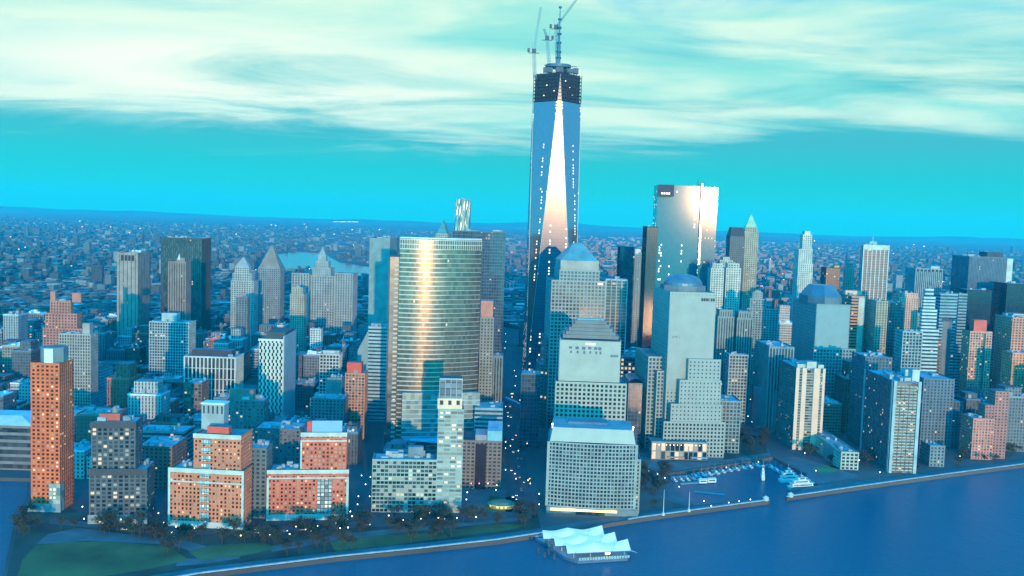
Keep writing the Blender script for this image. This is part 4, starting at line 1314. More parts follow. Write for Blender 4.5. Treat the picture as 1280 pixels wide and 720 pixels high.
for i in range(n):
    for k in range(m):
        q.quad([rip(i, k), rip(i + 1, k), rip(i + 1, k + 1), rip(i, k + 1)], 0, [(i, k * 3), (i + 1, k * 3), (i + 1, k * 3 + 3), (i, k * 3 + 3)])
q.build('rippled_front', plain((.46, .42, .40), .32, .8), b.root)
b.core.box(0, b.W, 1.9, b.D, 0, b.H, 0, 1); b.finish(plain((.24, .28, .30), .5, .4), None, ROOF)
equipment(b, 1, b.W - 1, 3, b.D, b.H, 4, 4)
b = T('gothic_tower', 'gothic tower whose green copper crown peeks over the curved banded tower', 'tower', 'R', 559, 293, 450, 545, 563, 'punch', STONE, None, 0, vb=298, n=0)
pyramid(b, 'copper_crown', 1, b.W - 1, 1, b.D - 1, b.H + 1, b.pt(552, 275, 8)[1], plain((.10, .32, .26), .6), .05)
# low buildings between the curved tower and the street
b = T('office_block', 'low block with a bright blue glass roof beside the avenue', 'building', 'R', 627, 553, 612, 578, None, 'punch', (.26, .19, .17), None, 0, 40, vb=606, n=0, over=dict(pw=1.4), roof=ROOF_DARK)
xa = b.pt(609, 553)[0]; xm = b.pt(594, 553)[0]
q = MB(); q.prism([(xa, -.6), (b.W + .4, -.6), (b.W + .4, b.D), (xa, b.D)], b.H + 1.3, b.H + 10); q.build('glass_roof', plain((.13, .50, .66), .25, .2, name='blue_glass_roof'), b.root)
q = MB(); q.prism([(xm, -.1), (xa - .5, -.1), (xa - .5, b.D * .6), (xm, b.D * .6)], b.H + 1.3, b.H + 6); q.build('skylight', plain((.16, .30, .40), .3, .2), b.root)
q = MB(); q.box(b.W * .34, b.W * .62, -.75, -.55, 0, b.H - 2, 0, bottom=True); q.build('dark_bay', plain((.012, .016, .03), .2), b.root)
T('office_block', 'pale flat roofed block right behind the blue glass roof', 'building', 'R', 628, 512, 585, 594, None, 'bands', (.30, .40, .42), GL_BLUE, 0, 34, vb=532, n=2, roof=ROOF_PALE)
T('office_block', 'small dark glass block with white sides where the avenue narrows', 'building', 'L', 652, 468, 560, 676, None, 'glass', (.14, .2, .26), GL_BLUE, 0, 26, vb=515, n=2)

# ================================================================= right half (front left corner in view)
T('office_tower', 'dark glass tower ruled with thin white verticals right of the pyramid roofed tower', 'tower', 'L', 758, 350, 520, 784, None, 'ribs', (.50, .56, .58), GL_DARK, 0, 40, vb=432, over=dict(bay=6.5, pw=.9), n=3)
T('office_tower', 'blue black tower left of the navy slab, over the white ruled tower', 'tower', 'L', 776, 309, 480, 794, 772, 'glass', (.07, .08, .1), GL_BLUE, 0, vb=440, n=3)
T('office_tower', 'narrow grey tower with a pale lit cap beside the navy slab', 'tower', 'L', 791, 318, 470, 806, None, 'punch', (.26, .29, .3), None, 0, 20, vb=440, pent=[(791.5, 801, 311, (.6, .6, .55))])  # the cap's pale colour paints in sunlight
T('office_tower', 'sheer navy slab left of the sun flaring mirror tower', 'tower', 'L', 809, 284, 500, 822, None, 'glass', (.025, .03, .045), NAVY, 0, 40, vb=445, n=1)
T('low_block', 'low block with rows of lit windows between the granite tower and the domed tower', 'building', 'L', 776, 447, 525, 804, None, 'bands', (.16, .2, .23), glazing((.02, .03, .04), (.05, .06, .08), .4, .3), 0, 40, vb=495, over=dict(fl=5), n=7, roof=ROOF_PALE)
b = T('office_tower', 'dark tower with a sloping black roof beside the green spired tower', 'tower', 'L', 913, 296, 455, 931, 908, 'punch', (.13, .14, .16), None, 0, vb=345, n=0)
q = MB(); z1 = b.pt(920, 284, 10)[1]; q.prism([(0, .2), (b.W, .2), (b.W, b.D), (0, b.D)], b.H + 1.2, z1, pts2=[(3, 6), (b.W - 1, 6), (b.W - 1, b.D - 6), (3, b.D - 6)]); q.build('mansard_roof', plain((.04, .045, .06), .6), b.root)
b = T('stone_tower', 'tall beige tower with a needle sharp green copper spire', 'tower', 'L', 930, 290, 455, 948, 928, 'punch', (.46, .40, .30), None, 0, vb=360, tiers=[(932, 946, 284)], n=0)
pyramid(b, 'copper_spire', b.top[0], b.top[1], b.top[2], b.top[3], b.top[4] + 1.1, b.pt(939, 268, 8)[1], plain((.10, .42, .34), .5, .2), .07)
q = MB(); c = (b.top[0] + b.top[1]) / 2; d_ = (b.top[2] + b.top[3]) / 2; q.tube((c, d_, b.pt(939, 269, 8)[1]), (c, d_, b.pt(939, 261, 8)[1]), .6, .1); q.build('finial', plain((.1, .35, .3)), b.root)
for nm, a_, c_ in (('left', 889, 905), ('right', 908, 926)):
    b = T('stone_tower', 'pale lit twin tower with arched top storeys, the %s one of the pair' % nm, 'tower', 'L', a_, 336, 485, c_, None, 'punch', (.62, .58, .50), None, 0, 22, vb=388, over=dict(bay=3.6, pw=2.0), tiers=[(a_ + 2, c_ - 2, 330)], n=2, group='pale twin towers')
T('stone_tower', 'pale tower with a stepped white crown standing between and behind the pale twin towers', 'tower', 'L', 897, 332, 470, 919, None, 'punch', (.56, .52, .46), None, 0, 22, vb=345, tiers=[(900, 916, 326), (904, 912, 322)], n=0)
for nm, a_, c_, y_ in (('left', 898, 917, 396), ('right', 922, 941, 398)):
    b = T('stone_tower', 'grey gothic tower with a rounded cap, the %s of a matching pair' % nm, 'tower', 'L', a_, y_, 512, c_, None, 'piers', (.26, .30, .28), None, 0, 24, vb=440, over=dict(bay=3.2, pw=1.9), tiers=[(a_ + 2, c_ - 2, y_ - 8)], n=1, group='grey gothic pair')
T('office_block', 'wide grey stone block with a crowded pale crown behind the gothic pair', 'building', 'L', 934, 386, 500, 973, 932, 'punch', (.27, .32, .32), None, 0, vb=440, tiers=[(938, 958, 374), (941, 953, 366)], n=6)
T('office_block', 'small square white block low between the domed tower and the grey banded block', 'building', 'L', 912, 444, 530, 935, None, 'grid', (.46, .50, .48), None, 0, 20, vb=475, n=4)
b = T('office_tower', 'ivory art deco tower with a slim stepped top, right of the green spire', 'tower', 'L', 998, 330, 470, 1016, 992, 'punch', (.62, .58, .50), None, 0, vb=362, tiers=[(999, 1015.5, 312), (1004, 1015, 294)], n=0, over=dict(bay=3.4, pw=2.0))
part_box(b, 'crown', 1006, 1013, 289, b.top[4], plain((.6, .52, .42)), b.top[2] + 2, b.top[3] - 2)
b = T('office_tower', 'charcoal tower with white ribs and a white top band under a thin mast', 'tower', 'L', 1080, 307, 470, 1111, 1076, 'ribs', (.62, .62, .58), glazing((.01, .013, .02), (.04, .045, .06), .01, .3), 0, vb=365, over=dict(bay=6.4, pw=1.5), n=2)
q = MB(); q.box(-1.1, b.W + 1.1, -1.2, -.95, b.H - 6, b.H + 1.6, 0, bottom=True); q.build('top_band', plain((.62, .60, .54)), b.root)
q = MB(); q.box(b.W * .3, b.W * .6, 8, 14, b.H, b.H + 7); q.tube((b.W * .45, 11, b.H + 7), (b.W * .45, 11, b.H + 18), .9, .2); q.build('mast', plain((.2, .45, .48)), b.root)
b = T('office_tower', 'huge plain grey slab with one bright edge and dark roof box, far right', 'tower', 'L', 1212, 321, 470, 1259, None, 'piers', (.12, .17, .22), GL_BLUE, 0, 60, vb=400, over=dict(bay=2.4, pw=1.5, pd=.3), pent=[(1234, 1254, 315, (.06, .07, .09))], n=5)
xa = b.pt(1266, 330, 2)[0]; q = MB(); q.box(b.W + .6, xa, 2, 40, 0, b.H - 1); q.build('painted_lit_edge', plain((.62, .60, .52)), b.root)  # pale colour of this box paints in the sunlit edge
b = T('office_tower', 'pale blue tower with a row of dark notches along its top', 'tower', 'L', 1145, 336, 465, 1178, None, 'piers', (.28, .34, .36), GL_BLUE, 0, 40, vb=385, over=dict(bay=3.2, pw=1.8), n=1)
q = MB()
for i in range(7): q.box(b.W * (i + .3) / 7, b.W * (i + .75) / 7, -1.0, -.85, b.H - 4, b.H - .5, 0, bottom=True)
q.box(b.W * .65, b.W * .98, 8, 20, b.H + .1, b.H + 5, 1); q.build('notch', [plain((.02, .03, .05)), plain((.5, .5, .46))], b.root)
T('office_tower', 'dark navy box in front of the huge grey slab', 'tower', 'L', 1209, 363, 480, 1240, None, 'glass', (.02, .024, .04), NAVY, 0, 40, vb=408, n=2)
T('office_tower', 'dark navy slab cut by the right edge of the picture, upper right', 'tower', 'L', 1259, 355, 480, 1296, None, 'glass', (.02, .024, .04), NAVY, 0, 40, vb=395, n=2)
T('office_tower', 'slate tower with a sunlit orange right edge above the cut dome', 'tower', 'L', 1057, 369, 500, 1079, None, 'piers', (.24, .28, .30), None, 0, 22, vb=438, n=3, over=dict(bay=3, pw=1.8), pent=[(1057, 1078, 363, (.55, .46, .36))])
b = T('apartment_tower', 'slim tower coloured orange and cream as a sunlit edge, next to the slate tower', 'tower', 'L', 1065, 371, 510, 1080, None, 'bands', (.50, .26, .16), None, 0, 24, vb=440, n=1)  # the sunlit edge is put into these orange and cream wall colours
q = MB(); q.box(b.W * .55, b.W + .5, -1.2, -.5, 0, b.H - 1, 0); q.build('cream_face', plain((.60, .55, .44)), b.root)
T('office_tower', 'dark tower with a pale beige right face just left of the dark scaffolded tower', 'tower', 'L', 1096, 377, 515, 1110, 1082, 'punch', (.44, .38, .28), None, 0, vb=440, n=3)
T('apartment_tower', 'thin beige tower with a domed head far behind the cut dome tower', 'tower', 'L', 1058, 335, 460, 1068, 1055, 'punch', (.46, .40, .33), None, 0, vb=360, n=0, tiers=[(1059.5, 1066.5, 329)])
T('office_tower', 'black tower with a gold lit corner behind the cut dome tower', 'tower', 'L', 1033, 335, 465, 1050, None, 'glass', (.03, .04, .06), glazing((.01, .014, .02), (.04, .05, .07), .03, .3), 0, 26, vb=360, n=1, pent=[(1043, 1049, 332, (.5, .38, .12))])
T('office_tower', 'dark lattice faced tower left of the pink stepped block', 'tower', 'L', 1112, 379, 515, 1130, None, 'grid', (.10, .14, .16), None, 0, 24, vb=465, n=5)
T('office_tower', 'sunlit pink beige block in the crowded right, between lattice tower and white banded tower', 'tower', 'L', 1124, 372, 490, 1148, None, 'punch', (.48, .36, .28), None, 0, 26, vb=410, tiers=[(1128, 1147, 367)], n=3)
T('stone_tower', 'white banded stepped tower narrowing to a square head', 'tower', 'L', 1151, 413, 530, 1173, 1147, 'bands', (.58, .62, .60), GL_BLUE, 0, vb=470, tiers=[(1153, 1171, 388), (1155, 1169, 372), (1157, 1167, 362)], n=1, over=dict(fl=4.4, bw=2.2))
T('office_block', 'grey block with a bold pale window grid in front of the lattice tower', 'building', 'L', 1129, 415, 535, 1153, None, 'grid', (.34, .42, .41), None, 0, 24, vb=462, n=5)
b = T('office_tower', 'blue banded tower on top of a wide drum at right', 'tower', 'L', 1176, 368, 520, 1197, None, 'bands', (.28, .38, .42), GL_BLUE, 0, 26, vb=400, n=4)
q = MB(); cxp = b.W * .5; q.tube((cxp, 14, 0), (cxp, 14, b.pt(1190, 402, -4)[1]), b.W * .72, b.W * .72, 28); q.build('drum_base', [plain((.10, .15, .2), .5)], b.root)
q = MB(); zt = b.pt(1190, 402, -4)[1]; q.tube((cxp, 14, zt), (cxp, 14, zt + 3), b.W * .76, b.W * .76, 28); q.build('drum_rim', plain((.06, .1, .14)), b.root)
T('office_tower', 'second blue banded tower, slim, right of the one on the drum', 'tower', 'L', 1199, 368, 515, 1209, None, 'bands', (.26, .36, .40), GL_BLUE, 0, 24, vb=405, n=1)
b = T('apartment_tower', 'pink beige tower with a red hexagonal cap and a dark left flank', 'tower', 'L', 1213, 415, 530, 1240, 1203, 'punch', (.50, .30, .22), GL_HOME, 0, vb=500, over=dict(bay=3.2, pw=1.2, fl=3.2, bw=1.1), n=0)
part_box(b, 'red_cap', 1218, 1234, 400, b.H - .3, plain((.50, .12, .09)), 3, 14)
q = MB(); q.box(b.W * .62, b.W * .72, -.9, -.5, 0, b.H - 1, 0); q.build('dark_strip', plain((.05, .1, .12)), b.root)
T('office_tower', 'dark teal slab with a sunlit pink right edge near the right border', 'tower', 'L', 1266, 398, 530, 1282, 1244, 'punch', (.46, .24, .17), None, 0, vb=470, n=4)  # the sunlit pink is put into the wall colour
T('apartment_tower', 'orange lit block at the right border below the teal slab', 'tower', 'L', 1266, 442, 545, 1290, None, 'punch', (.52, .25, .14), GL_HOME, 0, 24, vb=492, n=3)
b = T('apartment_block', 'pink stepped riverside block with a tall right wing at the far right', 'building', 'L', 1217, 524, 574, 1243, 1201, 'punch', (.48, .24, .19), GL_HOME, 0, vb=572, n=5, over=dict(bay=3.3, fl=3.1, pw=1.4, bw=1.2))
xa, zt = b.pt(1246, 489, 6); xb, _ = b.pt(1262, 489, 6)
q = MB(); q.box(xa - 1, xb, 6, 22, 0, zt, 0, 1, 3.3, 3.1); q.build('tall_wing', [punched(), ROOF], b.root).color = (.45, .24, .2, 1)
xa2, z2 = b.pt(1232, 506, 5); q = MB(); q.box(xa2, xa - 1.1, 5, 20, 0, z2, 0, 1, 3.3, 3.1); q.build('middle_step', [punched(), ROOF], b.root).color = (.42, .22, .18, 1)
# riverside twin apartment towers
CREAM = (.60, .54, .42)
b = Building('apartment_tower', 'apartment tower with cream piers and dark balcony slots, left of the riverside pair', 'tower', 'L', 996, 461, 562, 1031, 975, 0, vb=555)
b.shaft(0, b.W, 0, b.D, 0, b.H, sides='L', bay=3.6, fl=2.95, pw=1.2, bw=1.0)
b.finish(GL_HOME, plain((.16, .18, .19), .8), ROOF_PALE, body='tower_body')  # frame on the flank only; that side's shade is put into its colour
q = MB(); w = b.W
for a_, c_ in ((-.6, .10), (.20, .36), (.62, .84)): q.box(w * a_ if a_ > 0 else -.6, w * c_, -1.1, -.05, 0, b.H + 1.2, 0)
q.box(w * .93, w + .6, -1.1, -.05, 0, b.H + 1.2); q.build('cream_pier', plain(CREAM, .8, var=.08, name='cream_concrete'), b.root)
q = MB()
for k in range(1, int(b.H / 2.95)):
    for a_, c_ in ((.10, .20), (.36, .62), (.84, .93)): q.box(w * a_ + .02, w * c_ - .02, -.75, -.05, k * 2.95 - .45, k * 2.95 + .45, 0, bottom=True)
q.build('balcony_slab', plain((.40, .42, .36), .8), b.root)
for a_, c_, y in ((997, 1006, 455), (1009, 1021, 452), (1023, 1030, 456)): part_box(b, 'penthouse', a_, c_, y, b.H, plain((.56, .53, .45)), 4, 16, ROOF_PALE)
equipment(b, 1, w - 1, 2, b.D, b.H, 8, 5)
b = Building('apartment_tower', 'broad apartment tower with a dark blue flank and glittering balcony front at the esplanade', 'tower', 'L', 1118, 478, 591, 1151, 1076, 0, vb=588)
b.D = min(b.D, 75)
b.shaft(0, b.W, 0, b.D, 0, b.H, sides='L', bay=4.2, fl=2.95, pw=.9, bw=.9)
b.finish(glazing((.02, .03, .04), (.16, .18, .17), .04, .3), plain((.07, .11, .14), .7), ROOF_PALE)  # flank frame darkened in its colour to hold the shade of that side
q = MB(); w = b.W
for a_, c_ in ((-.02, .09), (.90, 1.02)): q.box(w * a_, w * c_, -1.2, -.05, 0, b.H + 1.4)
q.build('cream_pier', plain((.42, .50, .48), .8), b.root)
q = MB()
for k in range(1, int(b.H / 2.95)):
    for i in range(5):
        xa = w * (.10 + i * .16); q.box(xa, xa + w * .13, -1.15 - .3 * (i % 2), -.05, k * 2.95 - .5, k * 2.95 + .55, 0, bottom=True)
q.build('balcony', plain((.50, .50, .42), .8), b.root)
q = MB()
for yy in (b.D * .0 + 1.0, b.D - 4): q.box(-1.3, -.55, yy, yy + 3.4, 0, b.H + 1.2)
q.build('flank_pier', plain((.16, .32, .36)), b.root)  # flank piers coloured darker than the front ones, shade painted in
for a_, c_, y, d_ in ((1122, 1130, 470, 20), (1131, 1143, 462, 34), (1141, 1150, 462, 8), (1128, 1140, 472, 10)): part_box(b, 'penthouse', a_, c_, y, b.H, plain((.55, .54, .47)), d_, d_ + 10, ROOF_PALE)
equipment(b, 1, w - 1, 2, b.D, b.H, 12, 5)
b = T('apartment_block', 'low six storey block with a white gridded end facing the marina', 'building', 'L', 1052, 566, 587, 1073, None, 'grid', (.50, .52, .44), None, 0, 110, vb=585, over=dict(bay=4, fl=3.2, pw=1.3, bw=1.2), n=9, roof=ROOF)
q = MB(); q.box(-.8, -.55, 20, 50, 0, b.H, 0); q.build('pale_flank', plain((.2, .3, .32)), b.root)
T('low_block', 'low block with a white top edge right of the broad riverside tower', 'building', 'L', 1163, 558, 583, 1181, 1151, 'punch', (.22, .27, .28), None, 0, vb=580, n=3, roof=ROOF_PALE)
b = T('office_block', 'grey office block on a curved base right of the domed tower', 'building', 'L', 962, 434, 540, 992, 945, 'piers', (.20, .27, .28), GL_BLUE, 0, vb=495, n=7, over=dict(bay=3.4, pw=1.7))
q = MB(); zt = b.pt(965, 490, -8)[1]; q.tube((b.W * .4, 20, 0), (b.W * .4, 20, zt), b.W * .75, b.W * .75, 28); q.build('round_base', plain((.12, .18, .22), .7), b.root)
T('office_block', 'mid rise stone block with a window grid right of the domed tower foot', 'building', 'L', 899, 502, 566, 926, None, 'grid', (.28, .33, .32), None, 0, 40, vb=545, n=5, roof=ROOF_PALE)
b = T('glass_hall', 'barrel vaulted glass hall between the granite tower and the domed tower', 'building', 'L', 786, 480, 560, 803, None, 'glass', (.2, .28, .3), GL_BLUE, 0, 40, vb=520, n=0)
q = MB()
for i in range(8):
    a0, a1 = math.pi * i / 8, math.pi * (i + 1) / 8; m_ = b.W / 2
    q.quad([(m_ - m_ * math.cos(a0), 0, b.H + 1.3 + m_ * .6 * math.sin(a0)), (m_ - m_ * math.cos(a0), b.D, b.H + 1.3 + m_ * .6 * math.sin(a0)), (m_ - m_ * math.cos(a1), b.D, b.H + 1.3 + m_ * .6 * math.sin(a1)), (m_ - m_ * math.cos(a1), 0, b.H + 1.3 + m_ * .6 * math.sin(a1))])
q.build('glass_vault', plain((.08, .2, .28), .25, .3), b.root, True)
T('office_block', 'dark low block with a flat pale roof behind the broad riverside tower', 'building', 'L', 1082, 447, 560, 1115, None, 'punch', (.10, .14, .17), None, 0, 40, vb=470, n=6, roof=ROOF_PALE)
T('office_block', 'low block with a wide blue roof right of the broad riverside tower', 'building', 'L', 1155, 474, 560, 1193, None, 'punch', (.14, .19, .23), None, 0, 50, vb=490, n=3, roof=plain((.18, .32, .42), .7))
T('office_block', 'long dark brick block low before the pink beige tower', 'building', 'L', 1170, 502, 560, 1204, None, 'punch', (.10, .11, .14), None, 0, 44, vb=545, n=7, roof=ROOF_DARK)
# ------------------------------------------------------------------ the crowded smaller blocks
WALLS = [('pale grey', (.46, .49, .49)), ('slate', (.13, .16, .18)), ('brown brick', (.24, .13, .09)), ('beige', (.40, .34, .27)),
         ('white', (.66, .66, .62)), ('grey', (.24, .26, .27)), ('red brick', (.36, .12, .07)), ('blue grey', (.18, .25, .29))]
WEIGHT = [.2, .22, .14, .1, .07, .14, .05, .08]
ZONES = [(-90, 140, 'left of the black slab'), (140, 235, 'around the wide turquoise block'), (235, 330, 'around the white ribbed block'), (330, 470, 'between white slotted and pale banded towers'),
         (470, 690, 'round the foot of the tallest tower'), (690, 880, 'behind the domed tower'), (880, 1000, 'below the green spired tower'), (1000, 1110, 'behind the riverside pair'), (1110, 1400, 'below the huge grey slab')]
bpy.context.view_layer.update()
cands = []
PATHS = []


def clash(x0, x1, y0, y1):
    for h in HEROES:
        if x0 < h[1] + 6 and x1 > h[0] - 6 and y0 < h[3] + 6 and y1 > h[2] - 6:
            return True
    return False


y = 800.0
while y < 2350:
    dy = RNG.uniform(24, 36)
    x = -1500 + RNG.uniform(0, 20)
    row = 0
    while x < 1700:
        dx = RNG.uniform(18, 36); row += 1
        gap = 10 if row % 4 == 0 else 2
        x0, x1, y0, y1 = x, x + dx, y, y + dy
        x += dx + gap
        px0, py0 = project((x0, y0, LAND)); px1, _ = project((x1, y0, LAND))
        pc = (px0 + px1) / 2
        if pc < -60 or pc > 1340: continue
        lim = 606 if pc < 110 else 612 if pc < 330 else 625 if pc < 450 else 596 if pc < 600 else 560 if pc < 800 else 535 if pc < 960 else 562 if pc < 1075 else 566
        if py0 > lim: continue
        if -14 < (x0 + x1) / 2 < 42 or (x0 < 34 and x1 > -8 and y0 < 1700): continue                  # the avenue
        if -140 < (x0 + x1) / 2 < -104 and y0 < 1080: continue
        if clash(x0, x1, y0, y1): continue
        if pc > 690 and y0 > 1000: h = RNG.choice([26, 34, 42, 55, 70, 85, 100])
        elif pc > 880: h = RNG.choice([12, 18, 24, 30])
        else: h = RNG.choice([17, 20, 24, 28, 34, 40, 48, 58]) + (RNG.random() < .1) * 26
        if 120 < pc < 245 and 462 < py0 < 540: h = RNG.choice([7, 9, 12])    # low sheds round the dark open ground
        top = 372 if pc > 690 else 392
        for hr in HEROES:
            if hr[7] > y0 and px1 > hr[4] - 1 and px0 < hr[5] + 1: top = max(top, hr[6] - 4)
        zmax = at_depth(pc, top, y0).z - LAND
        h = min(h, zmax * RNG.uniform(.82, 1))
        if h < 6: continue
        cands.append((x0, x1, y0, y1, h, pc))
    y += dy + RNG.choice([4, 4, 16])

dg = bpy.context.evaluated_depsgraph_get()


def seen(c):
    x0, x1, y0, y1, h, pc = c
    n = 0
    pts = [(x0 + 1, y0 - .5, LAND + h + .3), ((x0 + x1) / 2, y0 - .5, LAND + h + .3), (x1 - 1, y0 - .5, LAND + h + .3), ((x0 + x1) / 2, (y0 + y1) / 2, LAND + h + .5), ((x0 + x1) / 2, y0 - .5, LAND + h * .5)]
    for p in pts:
        d = Vector(p) - CP; L = d.length
        d.normalize()
        start = CP.copy(); free = True
        for _ in range(6):
            ok, loc, _n, _i, ob, _m = S.ray_cast(dg, start, d, distance=L - (start - CP).length - .5)
            if not ok: break
            if ob.name.startswith('haze'):
                start = loc + d * .5; continue
            free = False; break
        n += free
    return n / len(pts)


vis = []
for c in cands:
    v = seen(c)
    if v > 0:
        a = project((c[0], c[2], LAND)); e = project((c[1], c[2], LAND + c[4])); r_ = project((c[0], c[3], LAND + c[4]))
        vis.append((v * abs(e[0] - a[0]) * (abs(a[1] - e[1]) + abs(e[1] - r_[1])), c))
    else:
        vis.append((0, c))
vis.sort(key=lambda t_: -t_[0])
PUNCH = [punched(False, .01), punched(False, .014, (.12, .88), (.3, .72)), punched(False, .01, (.3, .7), (.1, .92))]
ROOFS = [ROOF, ROOF, ROOF_PALE, ROOF_DARK, plain((.12, .17, .19), .9, var=.4)]
NIND = 225
for k, (v, c) in enumerate(vis[:NIND]):
    if v <= 0: break
    x0, x1, y0, y1, h, pc = c
    wi = RNG.choices(range(len(WALLS)), WEIGHT)[0]
    nm, col = WALLS[wi]
    zone = next((z for a_, c_, z in ZONES if a_ <= pc < c_), ZONES[-1][2])
    size = 'low' if h < 28 else 'mid rise' if h < 60 else 'high rise'
    w, d = x1 - x0, y1 - y0
    lab = '%s %s block in the crowd %s' % (size, nm, zone)
    q = MB()
    kind = RNG.random()
    q.box(-w / 2, w / 2, 0, d, 0, h, 0, 1, 3.4, 3.5)
    if kind < .45:                                                  # set-back upper storeys
        i0 = RNG.uniform(.1, .3); hh = h * RNG.uniform(.12, .3)
        q.box(-w / 2 + w * i0, w / 2 - w * RNG.uniform(.05, .3), d * .25, d * .85, h, h + hh, 0, 1, 3.4, 3.5)
    for (xa, xb, ya, yb) in ((-w / 2, w / 2, -.3, 0), (-w / 2 - .3, -w / 2, 0, d), (w / 2, w / 2 + .3, 0, d)):
        q.box(xa, xb, ya, yb, h - .8, h + 1.1, 2, bottom=True)
    o = q.build('city_block', [RNG.choice(PUNCH), RNG.choice(ROOFS), plain(tuple(min(.75, c_ * 1.25) for c_ in col), .8)])
    o.location = ((x0 + x1) / 2, y0, LAND); o.color = (*grade_tone(col), 1)
    o['label'] = lab; o['category'] = 'building'; o['group'] = lab.replace('block in', 'blocks in')
    q = MB(); q.box(-w / 2 + 1, w / 2 - 1, 1, d - 1, h + .02, h + .3, 0); rnd_box(None, q, -w / 2 + 1, w / 2 - 1, 1, d - 1, h + .29, RNG.randint(6, 13), 5)
    q.build('roof_equipment', RNG.choice([UNIT, UNIT, ROOF_PALE, WHITE]), o)
    if RNG.random() < .45:
        q = MB(); xx = RNG.uniform(-w * .3, w * .3)
        for sx in (-1, 1):
            for sy in (-1, 1): q.tube((xx + sx * 1.4, d * .5 + sy * 1.4, h), (xx + sx * 1.4, d * .5 + sy * 1.4, h + 3.5), .18, None, 4)
        q.tube((xx, d * .5, h + 3.5), (xx, d * .5, h + 7.2), 2.1, 2.1, 9); q.tube((xx, d * .5, h + 7.2), (xx, d * .5, h + 8.8), 2.2, .1, 9)
        q.build('water_tank', plain((.16, .11, .08)), o)
    elif kind > .7:
        q = MB(); q.box(-w * .2, w * .1, d * .4, d * .7, h, h + 4.5, 0, 1, 2, 4); q.build('stair_house', [plain(col, .85), ROOF], o)


class CMB(MB):
    """mesh buffer with one colour per face, for the far mass of city"""
    def __init__(s):
        super().__init__(); s.c = []
    def cbox(s, x0, x1, y0, y1, z0, z1, col, roofcol, mat=0):
        n = len(s.f); s.box(x0, x1, y0, y1, z0, z1, mat, 1, 3.4, 3.5)
        s.c += [col] * (len(s.f) - n - 1) + [roofcol]
    def cbuild(s, name, mats):
        o = s.build(name, mats)
        at = o.data.color_attributes.new('Col', 'FLOAT_COLOR', 'CORNER')
        flat = []
        for f, c in zip(s.f, s.c):
            flat += [*c, 1] * len(f)
        at.data.foreach_set('color', flat)
        return o


def vertex_roof():
    m, nt, p = new_mat('far_roof')
    at = nt.nodes.new('ShaderNodeVertexColor'); at.layer_name = 'Col'
    lnk(nt, at.outputs['Color'], p.inputs['Base Color']); p.inputs['Roughness'].default_value = .9
    return m


FAR = [punched(True, .008), vertex_roof()]
FARW = [(.07, .10, .12), (.12, .16, .17), (.2, .23, .23), (.09, .09, .1), (.04, .06, .08), (.42, .44, .42)]  # bluish far walls; part of the distance haze is put into these colours
mass = CMB()
def rc():
    t_ = RNG.random()
    k = RNG.uniform(.7, 1.3)
    return tuple(v * k for v in ((.045, .07, .075) if t_ < .5 else (.11, .17, .17) if t_ < .87 else (.36, .48, .46)))
for v, c in vis[NIND:]:
    x0, x1, y0, y1, h, pc = c
    col = grade_tone(RNG.choices(WALLS, WEIGHT)[0][1])
    mass.cbox(x0, x1, y0, y1, LAND, LAND + h, col, rc())
    if RNG.random() < .7:
        mass.cbox(x0 + (x1 - x0) * .25, x0 + (x1 - x0) * .6, y0 + 5, y1 - 8, LAND + h + .01, LAND + h + RNG.uniform(3, 8), col, rc())
riv = FRONT[::-1] + BACK[::-1]


def in_river(x, y):
    ins = False
    for i in range(len(riv)):
        a_, c_ = riv[i], riv[i - 1]
        if (a_[1] > y) != (c_[1] > y) and x < (c_[0] - a_[0]) * (y - a_[1]) / (c_[1] - a_[1]) + a_[0]: ins = not ins
    return ins


n = 0
while n < 16000:
    py = 281 + (RNG.random() ** 1.15) * 150
    px = RNG.uniform(-70, 1350)
    p = on_ground(px, py + (px - 640) * .032)
    if p.y < 1985 or p.y > 14000 or in_river(p.x, p.y) or in_river(p.x, p.y - 50) or in_river(p.x + 60, p.y): continue
    w, d = RNG.uniform(9, 34), RNG.uniform(9, 34)
    if p.y < 2400 and (clash(p.x, p.x + w, p.y, p.y + d) or any(c[0] - 2 < p.x + w and c[1] + 2 > p.x and c[2] - 2 < p.y + d and c[3] + 2 > p.y for _v, c in vis)): n += 1; continue
    if p.y > 6000: w *= 1.35; d *= 1.35
    t_ = RNG.random()
    h = RNG.uniform(6, 14) if t_ < .88 else RNG.uniform(16, 32) if t_ < .985 else RNG.uniform(38, 64)
    if p.y < 2400: h = min(h, RNG.uniform(9, 20))
    top = project((p.x, p.y, h))[1] - (px - 640) * .032
    if top < 279: continue
    mass.cbox(p.x, p.x + w, p.y, p.y + d, LAND, LAND + h, grade_tone(RNG.choice(FARW)), rc())
    n += 1
o = mass.cbuild('distant_blocks', FAR); o['kind'] = 'stuff'
glim = MB()
for _ in range(70):
    px, py = RNG.uniform(0, 1280), 290 + RNG.random() ** 1.3 * 75
    p = on_ground(px, py + (px - 640) * .032)
    if in_river(p.x, p.y): continue
    r_ = p.y / F * .45
    glim.box(p.x - r_, p.x + r_, p.y - r_, p.y + r_, 26, 26 + r_ * 1.4, RNG.choice((0, 0, 1)), bottom=True)
for k in range(16):
    p = on_ground(418 + k * 2 + RNG.uniform(-1, 1), 279); r_ = p.y / F * .5
    glim.box(p.x - r_, p.x + r_, p.y - r_, p.y + r_, 30, 30 + r_, 0, bottom=True)
o = glim.build('distant_lights', [emit((1, .95, .8), 2.5), emit((1, .55, .35), 2.5)]); o['kind'] = 'stuff'
